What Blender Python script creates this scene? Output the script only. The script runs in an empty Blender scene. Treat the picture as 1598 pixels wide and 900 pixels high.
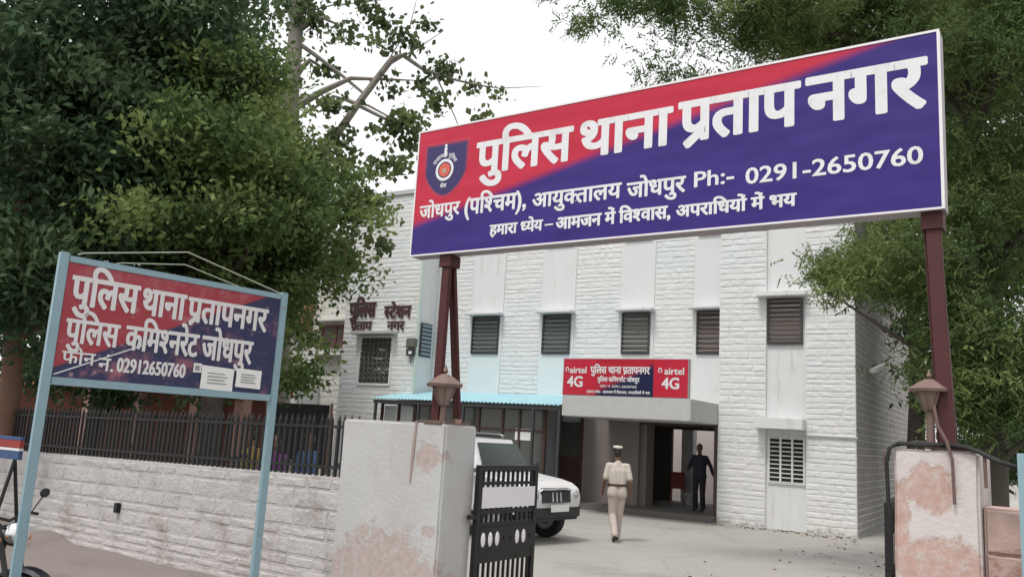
import bpy, bmesh, math, random
import numpy as np
from mathutils import Vector, Matrix

SC = bpy.context.scene
COL = SC.collection
rad = math.radians
random.seed(7)

# ------------------------------------------------------------------ camera
cam_data = bpy.data.cameras.new('camera')
cam_data.sensor_width = 36.0
cam_data.lens = 36.0 * 1300 / 1598
cam_data.clip_start = 0.1
cam_data.clip_end = 2000
CAM = bpy.data.objects.new('camera', cam_data)
COL.objects.link(CAM)
CAM_Z = 1.9
CAM.matrix_world = Matrix.Translation((0, 0, CAM_Z)) @ (Matrix.Rotation(rad(90 + 9.8), 4, 'X') @ Matrix.Rotation(rad(3.4), 4, 'Z'))
SC.camera = CAM

# ------------------------------------------------------------------ sky and sun (bright overcast)
SUN_EL, SUN_AZ = 64, 222           # degrees; azimuth the light comes from, clockwise from +Y
W = bpy.data.worlds.new('World')
SC.world = W
W.use_nodes = True
nt = W.node_tree
nt.nodes.clear()
out = nt.nodes.new('ShaderNodeOutputWorld')
bg = nt.nodes.new('ShaderNodeBackground')
sky = nt.nodes.new('ShaderNodeTexSky')
sky.sky_type = 'NISHITA'
sky.sun_disc = False
sky.sun_elevation = rad(SUN_EL)
sky.sun_rotation = rad(SUN_AZ)
sky.air_density = 1.6
sky.dust_density = 6.0
hsv = nt.nodes.new('ShaderNodeHueSaturation')
hsv.inputs['Saturation'].default_value = 0.10
mixw = nt.nodes.new('ShaderNodeMix')
mixw.data_type = 'RGBA'
mixw.inputs['Factor'].default_value = 0.55
mixw.inputs['B'].default_value = (10.4, 10.5, 10.6, 1)
nt.links.new(sky.outputs[0], hsv.inputs['Color'])
nt.links.new(hsv.outputs[0], mixw.inputs['A'])
nt.links.new(mixw.outputs['Result'], bg.inputs['Color'])
bg.inputs['Strength'].default_value = 0.118
nt.links.new(bg.outputs[0], out.inputs['Surface'])

sd = bpy.data.lights.new('sun', 'SUN')
sd.energy = 1.5
sd.angle = rad(10)
sd.color = (1.0, 0.96, 0.9)
SUN = bpy.data.objects.new('sun', sd)
COL.objects.link(SUN)
_az = rad(SUN_AZ)
_d = Vector((math.sin(_az) * math.cos(rad(SUN_EL)), math.cos(_az) * math.cos(rad(SUN_EL)), math.sin(rad(SUN_EL))))
SUN.rotation_euler = (-_d).to_track_quat('-Z', 'Y').to_euler()
SUN.location = (0, 0, 30)

SC.view_settings.view_transform = 'Standard'
SC.view_settings.look = 'None'
SC.view_settings.exposure = 0.33
SC.view_settings.gamma = 1.0
SC.view_settings.use_curve_mapping = False
SC.render.engine = 'CYCLES'
SC.cycles.max_bounces = 6
SC.cycles.transparent_max_bounces = 8

# ------------------------------------------------------------------ materials
def new_mat(name):
    m = bpy.data.materials.new(name)
    m.use_nodes = True
    n = m.node_tree.nodes
    return m, n, m.node_tree.links, n['Principled BSDF']

def noise(n, l, scale, detail=4, rough=0.6, vec=None, stretch=None):
    tc = n.new('ShaderNodeTexCoord')
    src = tc.outputs['Object']
    if stretch:
        mp = n.new('ShaderNodeMapping')
        mp.inputs['Scale'].default_value = stretch
        l.new(src, mp.inputs['Vector'])
        src = mp.outputs[0]
    t = n.new('ShaderNodeTexNoise')
    t.inputs['Scale'].default_value = scale
    t.inputs['Detail'].default_value = detail
    t.inputs['Roughness'].default_value = rough
    l.new(src, t.inputs['Vector'])
    return t.outputs['Fac']

def ramp(n, l, fac, a, b):
    r = n.new('ShaderNodeMapRange')
    r.interpolation_type = 'SMOOTHSTEP'
    r.inputs['From Min'].default_value = a
    r.inputs['From Max'].default_value = b
    l.new(fac, r.inputs['Value'])
    return r.outputs[0]

def mix(n, l, fac, a, b):
    m = n.new('ShaderNodeMix')
    m.data_type = 'RGBA'
    for s, v in (('A', a), ('B', b)):
        if isinstance(v, tuple):
            m.inputs[s].default_value = v + (1,) if len(v) == 3 else v
        else:
            l.new(v, m.inputs[s])
    if isinstance(fac, float):
        m.inputs['Factor'].default_value = fac
    else:
        l.new(fac, m.inputs['Factor'])
    return m.outputs['Result']

def math_(n, l, op, a, b=None):
    m = n.new('ShaderNodeMath')
    m.operation = op
    for i, v in enumerate((a, b)):
        if v is None:
            continue
        if isinstance(v, (int, float)):
            m.inputs[i].default_value = v
        else:
            l.new(v, m.inputs[i])
    return m.outputs[0]

def bump(n, l, p, h, strength=.3, dist=.02):
    b = n.new('ShaderNodeBump')
    b.inputs['Strength'].default_value = strength
    b.inputs['Distance'].default_value = dist
    l.new(h, b.inputs['Height'])
    l.new(b.outputs[0], p.inputs['Normal'])

def mat(name, col, rough=.6, metal=0.0, var=.18, scale=6.0, bmp=0.0, bscale=40, dirt=None, dscale=2.0, dlo=.5, dhi=.75, dstretch=None, spec=None):
    m, n, l, p = new_mat(name)
    dark = tuple(c * (1 - var) for c in col)
    lite = tuple(min(1, c * (1 + var)) for c in col)
    c = mix(n, l, noise(n, l, scale), dark, lite)
    if dirt:
        c = mix(n, l, ramp(n, l, noise(n, l, dscale, 6, .65, stretch=dstretch), dlo, dhi), c, dirt)
    l.new(c, p.inputs['Base Color'])
    p.inputs['Roughness'].default_value = rough
    p.inputs['Metallic'].default_value = metal
    if spec is not None:
        p.inputs['Specular IOR Level'].default_value = spec
    if bmp:
        bump(n, l, p, noise(n, l, bscale, 5), bmp)
    return m

M = {}
def stone_mat():
    """whitewashed stone: patchy coats, rain streaks, splash dirt of its own ragged shape near the ground"""
    m, n, l, p = new_mat('white_painted_stone')
    c = mix(n, l, noise(n, l, 3.2, 5), (.60, .595, .575), (.73, .725, .71))
    c = mix(n, l, ramp(n, l, noise(n, l, .55, 3), .42, .66), c, (.63, .665, .67))
    c = mix(n, l, ramp(n, l, noise(n, l, 2.6, 7, .72, stretch=(2.2, 2.2, .28)), .56, .80), c, (.45, .43, .39))
    c = mix(n, l, ramp(n, l, noise(n, l, 9, 7, .75), .63, .78), c, (.40, .38, .35))
    tc = n.new('ShaderNodeTexCoord'); sx = n.new('ShaderNodeSeparateXYZ'); l.new(tc.outputs['Object'], sx.inputs[0])
    band = math_(n, l, 'SUBTRACT', .62, math_(n, l, 'MULTIPLY', sx.outputs['Z'], .55))
    f = ramp(n, l, math_(n, l, 'ADD', band, math_(n, l, 'MULTIPLY', noise(n, l, 4.5, 7, .7), .6)), .80, 1.02)
    c = mix(n, l, f, c, (.36, .32, .28))
    l.new(c, p.inputs['Base Color']); p.inputs['Roughness'].default_value = .85
    bump(n, l, p, noise(n, l, 17, 6), .7)
    return m
M['stone'] = stone_mat()
M['stone_wing'] = mat('cream_painted_stone', (.62, .61, .57), .85, var=.1, scale=3, bmp=.5, bscale=18, dirt=(.40, .38, .34), dscale=1.2, dlo=.55, dhi=.9)
M['plaster'] = mat('white_painted_plaster', (.655, .665, .67), .75, var=.06, scale=2, bmp=.15, bscale=30, dirt=(.46, .42, .39), dscale=1.6, dlo=.54, dhi=.82, dstretch=(3, 3, .4))
M['plaster_blue'] = mat('pale_blue_plaster', (.63, .69, .705), .75, var=.06, scale=2, bmp=.12, bscale=30, dirt=(.45, .48, .5), dscale=1.2, dlo=.62, dhi=.9, dstretch=(3, 3, .5))  # slightly bluer tone, used for the lower left strips
M['concrete'] = mat('grey_painted_concrete', (.46, .46, .45), .8, var=.1, scale=4, bmp=.2, bscale=30, dirt=(.32, .31, .3), dscale=2.5, dlo=.55, dhi=.85, dstretch=(2, 2, .6))
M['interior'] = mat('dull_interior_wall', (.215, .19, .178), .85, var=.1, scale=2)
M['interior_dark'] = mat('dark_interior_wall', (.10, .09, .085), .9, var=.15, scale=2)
M['maroon'] = mat('maroon_steel_paint', (.058, .009, .009), .65, var=.3, scale=5, bmp=.1, dirt=(.10, .035, .02), dscale=9, dlo=.6, dhi=.75)
M['black_iron'] = mat('black_iron_paint', (.009, .0085, .009), .55, var=.3, scale=9)
M['blue_pipe'] = mat('pale_blue_pipe_paint', (.24, .36, .41), .45, var=.12, scale=7, dirt=(.24, .17, .13), dscale=11, dlo=.64, dhi=.78)
M['lantern'] = mat('dusty_brown_lantern_paint', (.17, .11, .095), .65, var=.2, scale=12)
M['lantern_glass'] = mat('dusty_lantern_glass', (.24, .18, .15), .35, var=.15, scale=9)
M['white_letter'] = mat('white_vinyl_lettering', (.70, .70, .715), .45, var=.05, dirt=(.58, .57, .57), dscale=5)
M['old_letter'] = mat('worn_white_sign_paint', (.70, .68, .68), .6, var=.06, scale=10, dirt=(.42, .36, .38), dscale=14, dlo=.62, dhi=.8)
M['dark_letter'] = mat('dark_red_wall_letters', (.055, .018, .022), .6, var=.2)
M['sign_edge'] = mat('grey_sheet_metal_edge', (.36, .33, .35), .5, var=.1, metal=.2)
M['white_trim'] = mat('white_trim_paint', (.75, .72, .74), .5, var=.05)
M['shutter'] = mat('dark_louvre_slats', (.075, .085, .085), .5, var=.25, scale=4)
M['shutter_grey'] = mat('grey_louvre_slats', (.13, .13, .115), .5, var=.25, scale=4)
M['shutter_brown'] = mat('brown_louvre_slats', (.10, .07, .06), .5, var=.25, scale=4)
M['frame_red'] = mat('red_brown_window_frame', (.16, .05, .035), .6, var=.2)
M['frame_dark'] = mat('dark_window_frame', (.045, .045, .05), .5, var=.2)
M['void'] = mat('dark_room_behind', (.012, .012, .013), .9, var=.2)
M['grille_white'] = mat('white_window_grille', (.62, .62, .6), .5, var=.08)
M['wood'] = mat('dark_brown_wood', (.06, .032, .025), .6, var=.25, scale=8)
M['awning'] = mat('pale_blue_corrugated_sheet', (.33, .55, .62), .45, var=.1, scale=3)
M['paper'] = mat('white_paper', (.78, .78, .76), .7, var=.05, scale=20)
M['ground'] = mat('dusty_ground', (.27, .25, .23), .95, var=.12, scale=.6, bmp=.3, bscale=30)
M['yard_plain'] = mat('pale_concrete_paving', (.335, .32, .30), .9, var=.08, scale=.9, bmp=.15, bscale=60, dirt=(.25, .235, .22), dscale=.7, dlo=.48, dhi=.8)
def yard_mat():
    m, n, l, p = new_mat('dusty_concrete_paving')
    c = mix(n, l, noise(n, l, 1.1, 6, .65), (.285, .27, .25), (.375, .36, .335))
    c = mix(n, l, ramp(n, l, noise(n, l, .45, 5, .7), .50, .72), c, (.235, .22, .205))
    c = mix(n, l, ramp(n, l, noise(n, l, 3.5, 8, .75), .62, .78), c, (.20, .185, .175))
    c = mix(n, l, ramp(n, l, noise(n, l, 40, 4, .7), .62, .75), c, (.42, .41, .39))
    tc = n.new('ShaderNodeTexCoord')
    vo = n.new('ShaderNodeTexVoronoi'); vo.feature = 'DISTANCE_TO_EDGE'; vo.inputs['Scale'].default_value = .32; vo.inputs['Randomness'].default_value = .8
    wv = n.new('ShaderNodeMixRGB'); wv.inputs[0].default_value = .10
    nz = n.new('ShaderNodeTexNoise'); nz.inputs['Scale'].default_value = 1.6; nz.inputs['Detail'].default_value = 6
    l.new(tc.outputs['Object'], nz.inputs['Vector']); l.new(tc.outputs['Object'], wv.inputs[1]); l.new(nz.outputs['Color'], wv.inputs[2])
    l.new(wv.outputs[0], vo.inputs['Vector'])
    cr = math_(n, l, 'SUBTRACT', 1.0, ramp(n, l, vo.outputs['Distance'], .001, .006))
    c = mix(n, l, math_(n, l, 'MULTIPLY', cr, .3), c, (.12, .11, .10))
    l.new(c, p.inputs['Base Color']); p.inputs['Roughness'].default_value = .9
    bump(n, l, p, noise(n, l, 60, 5), .2)
    return m
M['yard'] = yard_mat()
M['verge'] = mat('brown_trodden_verge', (.20, .17, .155), .95, var=.15, scale=1.5, bmp=.4, bscale=45, dirt=(.13, .10, .085), dscale=1.1, dlo=.5, dhi=.8)
M['asphalt'] = mat('old_asphalt', (.06, .058, .056), .9, var=.15, scale=4, bmp=.4, bscale=90)
M['rubber'] = mat('black_rubber', (.012, .012, .012), .8, var=.2)
M['chrome'] = mat('chrome', (.7, .7, .7), .15, metal=1.0, var=.02)
M['alloy'] = mat('silver_wheel', (.45, .45, .46), .35, metal=.7, var=.05)
M['dark_plastic'] = mat('dark_grey_plastic', (.025, .025, .027), .55, var=.15)
M['white_car'] = mat('white_car_paint', (.63, .635, .64), .25, var=.02, dirt=(.5, .47, .43), dscale=3, dlo=.6, dhi=1.0)
M['lens'] = mat('headlight_lens', (.62, .64, .66), .12, var=.1, scale=20, metal=.4)
M['amber'] = mat('amber_lens', (.6, .2, .03), .2)
M['red_lens'] = mat('red_lens', (.5, .02, .02), .2)
M['plate'] = mat('number_plate', (.72, .72, .7), .5, var=.08, scale=30)
M['khaki'] = mat('cream_khaki_shirt_cloth', (.50, .45, .40), .85, var=.1, scale=14, bmp=.4, bscale=25)
M['khaki_trouser'] = mat('pinkish_khaki_trouser_cloth', (.47, .40, .36), .85, var=.1, scale=14, bmp=.4, bscale=22)
M['belt'] = mat('brown_leather_belt', (.055, .025, .018), .5)
M['skin'] = mat('brown_skin', (.16, .085, .058), .6, var=.08)
M['hair'] = mat('black_hair', (.012, .011, .011), .6)
M['shoe'] = mat('dark_leather', (.03, .02, .016), .4)
M['navy'] = mat('navy_cloth', (.024, .026, .042), .9, var=.2, scale=10, bmp=.3, bscale=25)
M['charcoal'] = mat('charcoal_cloth', (.022, .022, .025), .9, var=.2, scale=10)
M['purple'] = mat('purple_cloth', (.14, .03, .17), .8, var=.25, scale=10)
M['pink'] = mat('pink_cloth', (.42, .08, .14), .8, var=.2, scale=10)
M['ochre'] = mat('ochre_cloth', (.30, .20, .05), .8, var=.2, scale=10)
M['blue_cloth'] = mat('blue_cloth', (.05, .09, .20), .8, var=.2, scale=10)
M['bark_pale'] = mat('pale_grey_bark', (.24, .215, .185), .9, var=.25, scale=7, bmp=.6, bscale=18)
M['bark_red'] = mat('reddish_brown_bark', (.15, .085, .06), .9, var=.3, scale=6, bmp=.7, bscale=16)
M['bark_dark'] = mat('dark_bark', (.075, .06, .05), .9, var=.3, scale=6, bmp=.7, bscale=16)
M['brick_pink'] = mat('dull_pink_masonry', (.40, .27, .23), .85, var=.2, scale=5, bmp=.4, bscale=25, dirt=(.5, .45, .42), dscale=5, dlo=.5, dhi=.8)
M['shed_red'] = mat('dull_red_wall_paint', (.20, .075, .055), .85, var=.2, scale=2, dirt=(.12, .06, .05), dscale=2)
M['shed_pink'] = mat('dusty_pink_column_paint', (.40, .24, .20), .85, var=.15, scale=3)
M['shed_roof'] = mat('dull_orange_sheet_roof', (.30, .11, .05), .8, var=.2, scale=2)
M['orange_wall'] = mat('orange_wall_paint', (.40, .19, .08), .85, var=.15, scale=3)
M['cable'] = mat('black_cable', (.01, .01, .01), .6)
M['rust'] = mat('rusty_rod', (.14, .09, .075), .8, var=.3, scale=20)
M['terracotta'] = mat('dusty_pink_clay', (.42, .28, .24), .85, var=.1)
M['red_plastic'] = mat('red_plastic', (.28, .03, .025), .4, var=.1)
M['white_plastic'] = mat('white_plastic', (.62, .60, .57), .4, var=.05)
M['tube'] = mat('white_tube_fitting', (.75, .75, .72), .4, var=.03)
M['maroon_sheet'] = mat('maroon_sheet_roof', (.12, .03, .028), .6, var=.2, scale=3)

def glassy(name, col, rough=.12, alpha=1.0):
    m, n, l, p = new_mat(name)
    c = mix(n, l, noise(n, l, 2.2), tuple(v * .7 for v in col), tuple(v * 1.3 for v in col))
    l.new(c, p.inputs['Base Color'])
    p.inputs['Roughness'].default_value = rough
    p.inputs['Specular IOR Level'].default_value = .6
    return m
M['pane'] = glassy('grey_green_window_glass', (.075, .08, .07), .22)  # grey-green base colour paints in the dim reflection on the panes
M['pane_pale'] = glassy('lit_toned_glass', (.36, .39, .38), .3)  # paler base colour paints in the light showing in these panes
M['car_glass'] = glassy('car_window_glass', (.06, .075, .07), .12)

def leaf_mat(name, c1, c2, c3, trans=.3, clump=.8):
    m, n, l, p = new_mat(name)
    geo = n.new('ShaderNodeNewGeometry')
    base = mix(n, l, geo.outputs['Random Per Island'], c1, c2)
    base = mix(n, l, ramp(n, l, noise(n, l, clump, 3), .42, .68), base, c3)
    l.new(base, p.inputs['Base Color'])
    p.inputs['Roughness'].default_value = .6
    p.inputs['Specular IOR Level'].default_value = .2
    tr = n.new('ShaderNodeBsdfTranslucent')
    l.new(base, tr.inputs['Color'])
    ms = n.new('ShaderNodeMixShader')
    ms.inputs[0].default_value = trans
    l.new(p.outputs[0], ms.inputs[1])
    l.new(tr.outputs[0], ms.inputs[2])
    l.new(ms.outputs[0], n['Material Output'].inputs['Surface'])
    return m
M['leaf_dark'] = leaf_mat('dark_green_leaves', (.026, .056, .028), (.068, .125, .055), (.12, .18, .085), .36)
M['leaf_mid'] = leaf_mat('mid_green_leaves', (.060, .105, .036), (.135, .205, .066), (.23, .295, .10), .44)
M['leaf_peepal'] = leaf_mat('grey_green_peepal_leaves', (.060, .088, .042), (.11, .15, .065), (.16, .20, .075), .38)
M['leaf_neem'] = leaf_mat('neem_leaves', (.055, .095, .034), (.13, .195, .065), (.22, .285, .10), .44, .6)
M['leaf_neem_dark'] = leaf_mat('deep_green_leaves', (.020, .042, .018), (.050, .088, .036), (.06, .10, .04), .25)

def peel_mat(name, base, patch, seed, blobs, thresh=.53, overall=.0):
    """Painted plaster whose paint has come off in patches (places given in object space)."""
    m, n, l, p = new_mat(name)
    tc = n.new('ShaderNodeTexCoord')
    c = mix(n, l, noise(n, l, 2.5), tuple(v * .93 for v in base), tuple(min(1, v * 1.06) for v in base))
    streak = ramp(n, l, noise(n, l, 2.4, 6, .7, stretch=(3, 3, .35)), .60, .85)
    c = mix(n, l, streak, c, tuple(v * .62 for v in base))
    acc = None
    for (bx, by, bz, rx, rz) in blobs:
        mp = n.new('ShaderNodeMapping')
        mp.vector_type = 'POINT'
        mp.inputs['Location'].default_value = (-bx / rx, -by / rx, -bz / rz)
        mp.inputs['Scale'].default_value = (1 / rx, 1 / rx, 1 / rz)
        l.new(tc.outputs['Object'], mp.inputs['Vector'])
        ln = n.new('ShaderNodeVectorMath')
        ln.operation = 'LENGTH'
        l.new(mp.outputs[0], ln.inputs[0])
        v = math_(n, l, 'SUBTRACT', 1.0, ln.outputs['Value'])
        acc = v if acc is None else math_(n, l, 'MAXIMUM', acc, v)
    nz = noise(n, l, 6 + seed, 7, .7)
    f = math_(n, l, 'ADD', math_(n, l, 'MULTIPLY', acc, .55), nz)
    f = ramp(n, l, f, thresh - .02, thresh + .10)
    f = math_(n, l, 'MULTIPLY', f, ramp(n, l, noise(n, l, 13, 6, .75), .22, .60))
    c = mix(n, l, math_(n, l, 'MULTIPLY', ramp(n, l, noise(n, l, 1.8, 6, .7), .42, .66), .6), c, tuple(v * .55 + w * .42 for v, w in zip(base, patch)))
    pc = mix(n, l, noise(n, l, 11, 5), tuple(v * .72 for v in patch), tuple(min(1, v * 1.3) for v in patch))
    c = mix(n, l, f, c, pc)
    l.new(c, p.inputs['Base Color'])
    p.inputs['Roughness'].default_value = .85
    h = math_(n, l, 'SUBTRACT', noise(n, l, 26, 5), math_(n, l, 'MULTIPLY', f, .6))
    bump(n, l, p, h, .35)
    return m
M['pillar_left'] = peel_mat('flaking_white_plaster', (.47, .47, .465), (.40, .325, .295), 0,
                            [(-4.95, 0, .45, .85, .62), (-4.5, 0, .35, .55, .45), (-4.45, 0, 1.62, .22, .18), (-4.4, .1, .95, .16, .14)], .60)
M['pillar_right'] = peel_mat('flaking_pink_plaster', (.58, .535, .52), (.45, .295, .25), 1,
                             [(-.15, 0, 1.70, .20, .20), (-.10, 0, 1.20, .36, .24), (-.3, 0, .75, .3, .4), (-.34, 0, 1.5, .10, .3)], .58)
M['pink_wall'] = peel_mat('worn_pink_wall_plaster', (.50, .36, .32), (.36, .20, .16), 2, [(.6, 0, 1.0, .8, .5)], .66)

def wall_base_dirt(name, base):
    """White-painted rubble wall with grime that gathers where rain splashes (low) and random stains."""
    m, n, l, p = new_mat(name)
    c = mix(n, l, noise(n, l, 3.0), tuple(v * .88 for v in base), tuple(min(1, v * 1.05) for v in base))
    c = mix(n, l, ramp(n, l, noise(n, l, 2.1, 7, .72), .46, .74), c, (.27, .245, .23))
    c = mix(n, l, ramp(n, l, noise(n, l, 7.0, 7, .75), .58, .76), c, (.17, .155, .145))
    l.new(c, p.inputs['Base Color'])
    p.inputs['Roughness'].default_value = .9
    bump(n, l, p, noise(n, l, 20, 6), .6, .03)
    return m
M['rubble'] = wall_base_dirt('grimy_white_painted_rubble', (.48, .455, .445))

def split_mat(name, p0, p1, soft, red, blue, rough, wear=None):
    """Sign face: red above the line p0-p1 (local X, Z), blue below; soft = blur width."""
    m, n, l, p = new_mat(name)
    tc = n.new('ShaderNodeTexCoord')
    sx = n.new('ShaderNodeSeparateXYZ')
    l.new(tc.outputs['Object'], sx.inputs[0])
    dx, dz = p1[0] - p0[0], p1[1] - p0[1]
    L = math.hypot(dx, dz)
    nx, nz = -dz / L, dx / L
    d = math_(n, l, 'ADD', math_(n, l, 'MULTIPLY', sx.outputs['X'], nx), math_(n, l, 'MULTIPLY', sx.outputs['Z'], nz))
    d = math_(n, l, 'SUBTRACT', d, p0[0] * nx + p0[1] * nz)
    f = ramp(n, l, d, -soft, soft)
    c = mix(n, l, f, blue, red)
    if wear:
        c = mix(n, l, ramp(n, l, noise(n, l, 9, 8, .75), .56, .72), c, wear)
        c = mix(n, l, ramp(n, l, noise(n, l, 3, 6, .7), .50, .75), c, tuple(v * .6 + w * .4 for v, w in zip(red, wear)))
    else:
        pass
    l.new(c, p.inputs['Base Color'])
    p.inputs['Roughness'].default_value = rough
    if not wear:
        p.inputs['Specular IOR Level'].default_value = .3
        bump(n, l, p, noise(n, l, .9, 2, stretch=(1, 1, 2.2)), .35, .12)
    return m
M['main_face'] = split_mat('red_and_violet_flex_print', (0, .32), (4.54, 1.33), .055, (.48, .018, .048), (.030, .014, .165), .38)
M['old_face'] = split_mat('worn_red_and_navy_sign_paint', (.05, .08), (1.92, .96), .012, (.34, .035, .05), (.020, .025, .085), .55, (.45, .28, .30))
M['small_face'] = split_mat('red_and_navy_print', (1.0, .12), (2.55, .83), .10, (.42, .02, .04), (.015, .018, .06), .35)
M['red_print'] = mat('bright_red_print', (.48, .015, .04), .35, var=.05)
M['navy_print'] = mat('navy_print', (.025, .016, .09), .35, var=.05)
M['orange_print'] = mat('orange_red_print', (.62, .10, .06), .4, var=.05)

# ------------------------------------------------------------------ mesh helpers
def link(name, me, m, parent=None, loc=None, rotz=0):
    o = bpy.data.objects.new(name, me)
    COL.objects.link(o)
    if m is not None:
        for mm in (m if isinstance(m, (list, tuple)) else [m]):
            me.materials.append(mm)
    if parent is not None:
        o.parent = parent
    if loc is not None:
        o.location = loc
    o.rotation_euler = (0, 0, rotz)
    return o

def tag(o, label=None, cat=None, group=None, kind=None):
    if label: o['label'] = label
    if cat: o['category'] = cat
    if group: o['group'] = group
    if kind: o['kind'] = kind
    return o

def thing(name, label, cat, loc=(0, 0, 0), rotz=0.0, group=None):
    o = bpy.data.objects.new(name, None)
    COL.objects.link(o)
    o.empty_display_size = .2
    o.location = loc
    o.rotation_euler = (0, 0, rotz)
    return tag(o, label, cat, group)

class MB:
    def __init__(s):
        s.v, s.f = [], []
    def add(s, vs, fs):
        b = len(s.v)
        s.v += [tuple(v) for v in vs]
        s.f += [tuple(i + b for i in f) for f in fs]
    def box(s, x0, x1, y0, y1, z0, z1):
        s.add([(x0, y0, z0), (x1, y0, z0), (x1, y1, z0), (x0, y1, z0), (x0, y0, z1), (x1, y0, z1), (x1, y1, z1), (x0, y1, z1)],
              [(0, 3, 2, 1), (4, 5, 6, 7), (0, 1, 5, 4), (1, 2, 6, 5), (2, 3, 7, 6), (3, 0, 4, 7)])
        return s
    def quad(s, a, b, c, d):
        s.add([a, b, c, d], [(0, 1, 2, 3)])
    def tube(s, pts, rs, seg=10, cap=True):
        pts = [Vector(p) for p in pts]
        if isinstance(rs, (int, float)):
            rs = [rs] * len(pts)
        rings = []
        up = None
        for i, p in enumerate(pts):
            t = (pts[min(i + 1, len(pts) - 1)] - pts[max(i - 1, 0)]).normalized()
            if up is None:
                up = Vector((0, 0, 1)) if abs(t.z) < .9 else Vector((1, 0, 0))
            a = t.cross(up).normalized()
            b = a.cross(t).normalized()
            up = b
            rings.append([p + (a * math.cos(q) + b * math.sin(q)) * rs[i] for q in [2 * math.pi * k / seg for k in range(seg)]])
        vs = [v for r in rings for v in r]
        fs = []
        for i in range(len(pts) - 1):
            for k in range(seg):
                fs.append((i * seg + k, i * seg + (k + 1) % seg, (i + 1) * seg + (k + 1) % seg, (i + 1) * seg + k))
        if cap:
            fs.append(tuple(range(seg))[::-1])
            fs.append(tuple((len(pts) - 1) * seg + k for k in range(seg)))
        s.add(vs, fs)
        return s
    def bar(s, a, b, w, d, side=None):
        """square bar from a to b"""
        a, b = Vector(a), Vector(b)
        t = (b - a).normalized()
        sd_ = Vector(side) if side else (Vector((1, 0, 0)) if abs(t.x) < .9 else Vector((0, 1, 0)))
        x = (sd_ - t * sd_.dot(t)).normalized()
        y = t.cross(x)
        vs = []
        for p in (a, b):
            for i, j in ((-1, -1), (1, -1), (1, 1), (-1, 1)):
                vs.append(p + x * (i * w / 2) + y * (j * d / 2))
        s.add(vs, [(0, 3, 2, 1), (4, 5, 6, 7), (0, 1, 5, 4), (1, 2, 6, 5), (2, 3, 7, 6), (3, 0, 4, 7)])
        return s
    def prism(s, poly, y0, y1):
        """polygon of (x, z) points extruded in y"""
        k = len(poly)
        vs = [(x, y0, z) for x, z in poly] + [(x, y1, z) for x, z in poly]
        s.add(vs, [tuple(range(k)), tuple(range(2 * k - 1, k - 1, -1))] + [(i + k, (i + 1) % k + k, (i + 1) % k, i) for i in range(k)])
        return s
    def lathe(s, prof, c=(0, 0, 0), seg=20, axis='z'):
        vs, fs = [], []
        for r, h in prof:
            for k in range(seg):
                q = 2 * math.pi * k / seg
                p = (r * math.cos(q), r * math.sin(q), h)
                if axis == 'y':
                    p = (p[0], p[2], p[1])
                if axis == 'x':
                    p = (p[2], p[0], p[1])
                vs.append((p[0] + c[0], p[1] + c[1], p[2] + c[2]))
        for i in range(len(prof) - 1):
            for k in range(seg):
                fs.append((i * seg + k, i * seg + (k + 1) % seg, (i + 1) * seg + (k + 1) % seg, (i + 1) * seg + k))
        s.add(vs, fs)
        return s
    def ellipsoid(s, c, r, seg=14, rings=9):
        vs, fs = [], []
        for i in range(rings + 1):
            th = math.pi * i / rings
            for k in range(seg):
                q = 2 * math.pi * k / seg
                vs.append((c[0] + r[0] * math.sin(th) * math.cos(q), c[1] + r[1] * math.sin(th) * math.sin(q), c[2] + r[2] * math.cos(th)))
        for i in range(rings):
            for k in range(seg):
                fs.append((i * seg + k, (i + 1) * seg + k, (i + 1) * seg + (k + 1) % seg, i * seg + (k + 1) % seg))
        s.add(vs, fs)
        return s
    def mesh(s, name, smooth=False, bevel=0.0, seg=2):
        me = bpy.data.meshes.new(name)
        me.from_pydata(s.v, [], s.f)
        bm = bmesh.new()
        bm.from_mesh(me)
        bmesh.ops.remove_doubles(bm, verts=bm.verts, dist=1e-5)
        bmesh.ops.recalc_face_normals(bm, faces=bm.faces)
        if bevel:
            es = [e for e in bm.edges if len(e.link_faces) == 2 and e.calc_face_angle(0) > .5]
            bmesh.ops.bevel(bm, geom=es, offset=bevel, segments=seg, affect='EDGES', clamp_overlap=True)
        bm.to_mesh(me)
        bm.free()
        if smooth:
            me.shade_smooth()
            try:
                me.set_sharp_from_angle(angle=rad(38))
            except Exception:
                pass
        return me
    def build(s, name, m, parent=None, smooth=False, bevel=0.0, loc=None, rotz=0):
        return link(name, s.mesh(name, smooth, bevel), m, parent, loc, rotz)

def copy_tree(o, parent=None):
    c = o.copy()
    COL.objects.link(c)
    if parent is not None:
        c.parent = parent
    for ch in list(o.children):
        copy_tree(ch, c)
    return c

def Pd(x, y, depth):
    """world point seen at photo pixel (x, y) at a given distance along the camera's heading"""
    R = CAM.matrix_world.to_3x3()
    d = R @ Vector(((x - 799) / 1300, -(y - 450) / 1300, -1))
    return Vector((0, 0, CAM_Z)) + d * (depth / d.y)

# frames: the station's front (corner at its right end) and the gate line (right end of the big sign)
FA, FR = Vector((8.148, 19.483, 0)), rad(-32)
GA, GR = Vector((2.96, 5.56, 0)), rad(-34.5)
LA, LR = Vector((-3.56, 6.50, 0)), rad(47)
def fw(x, y, z=0): return FA + Matrix.Rotation(FR, 3, 'Z') @ Vector((x, y, z))
def gw(x, y, z=0): return GA + Matrix.Rotation(GR, 3, 'Z') @ Vector((x, y, z))

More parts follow.
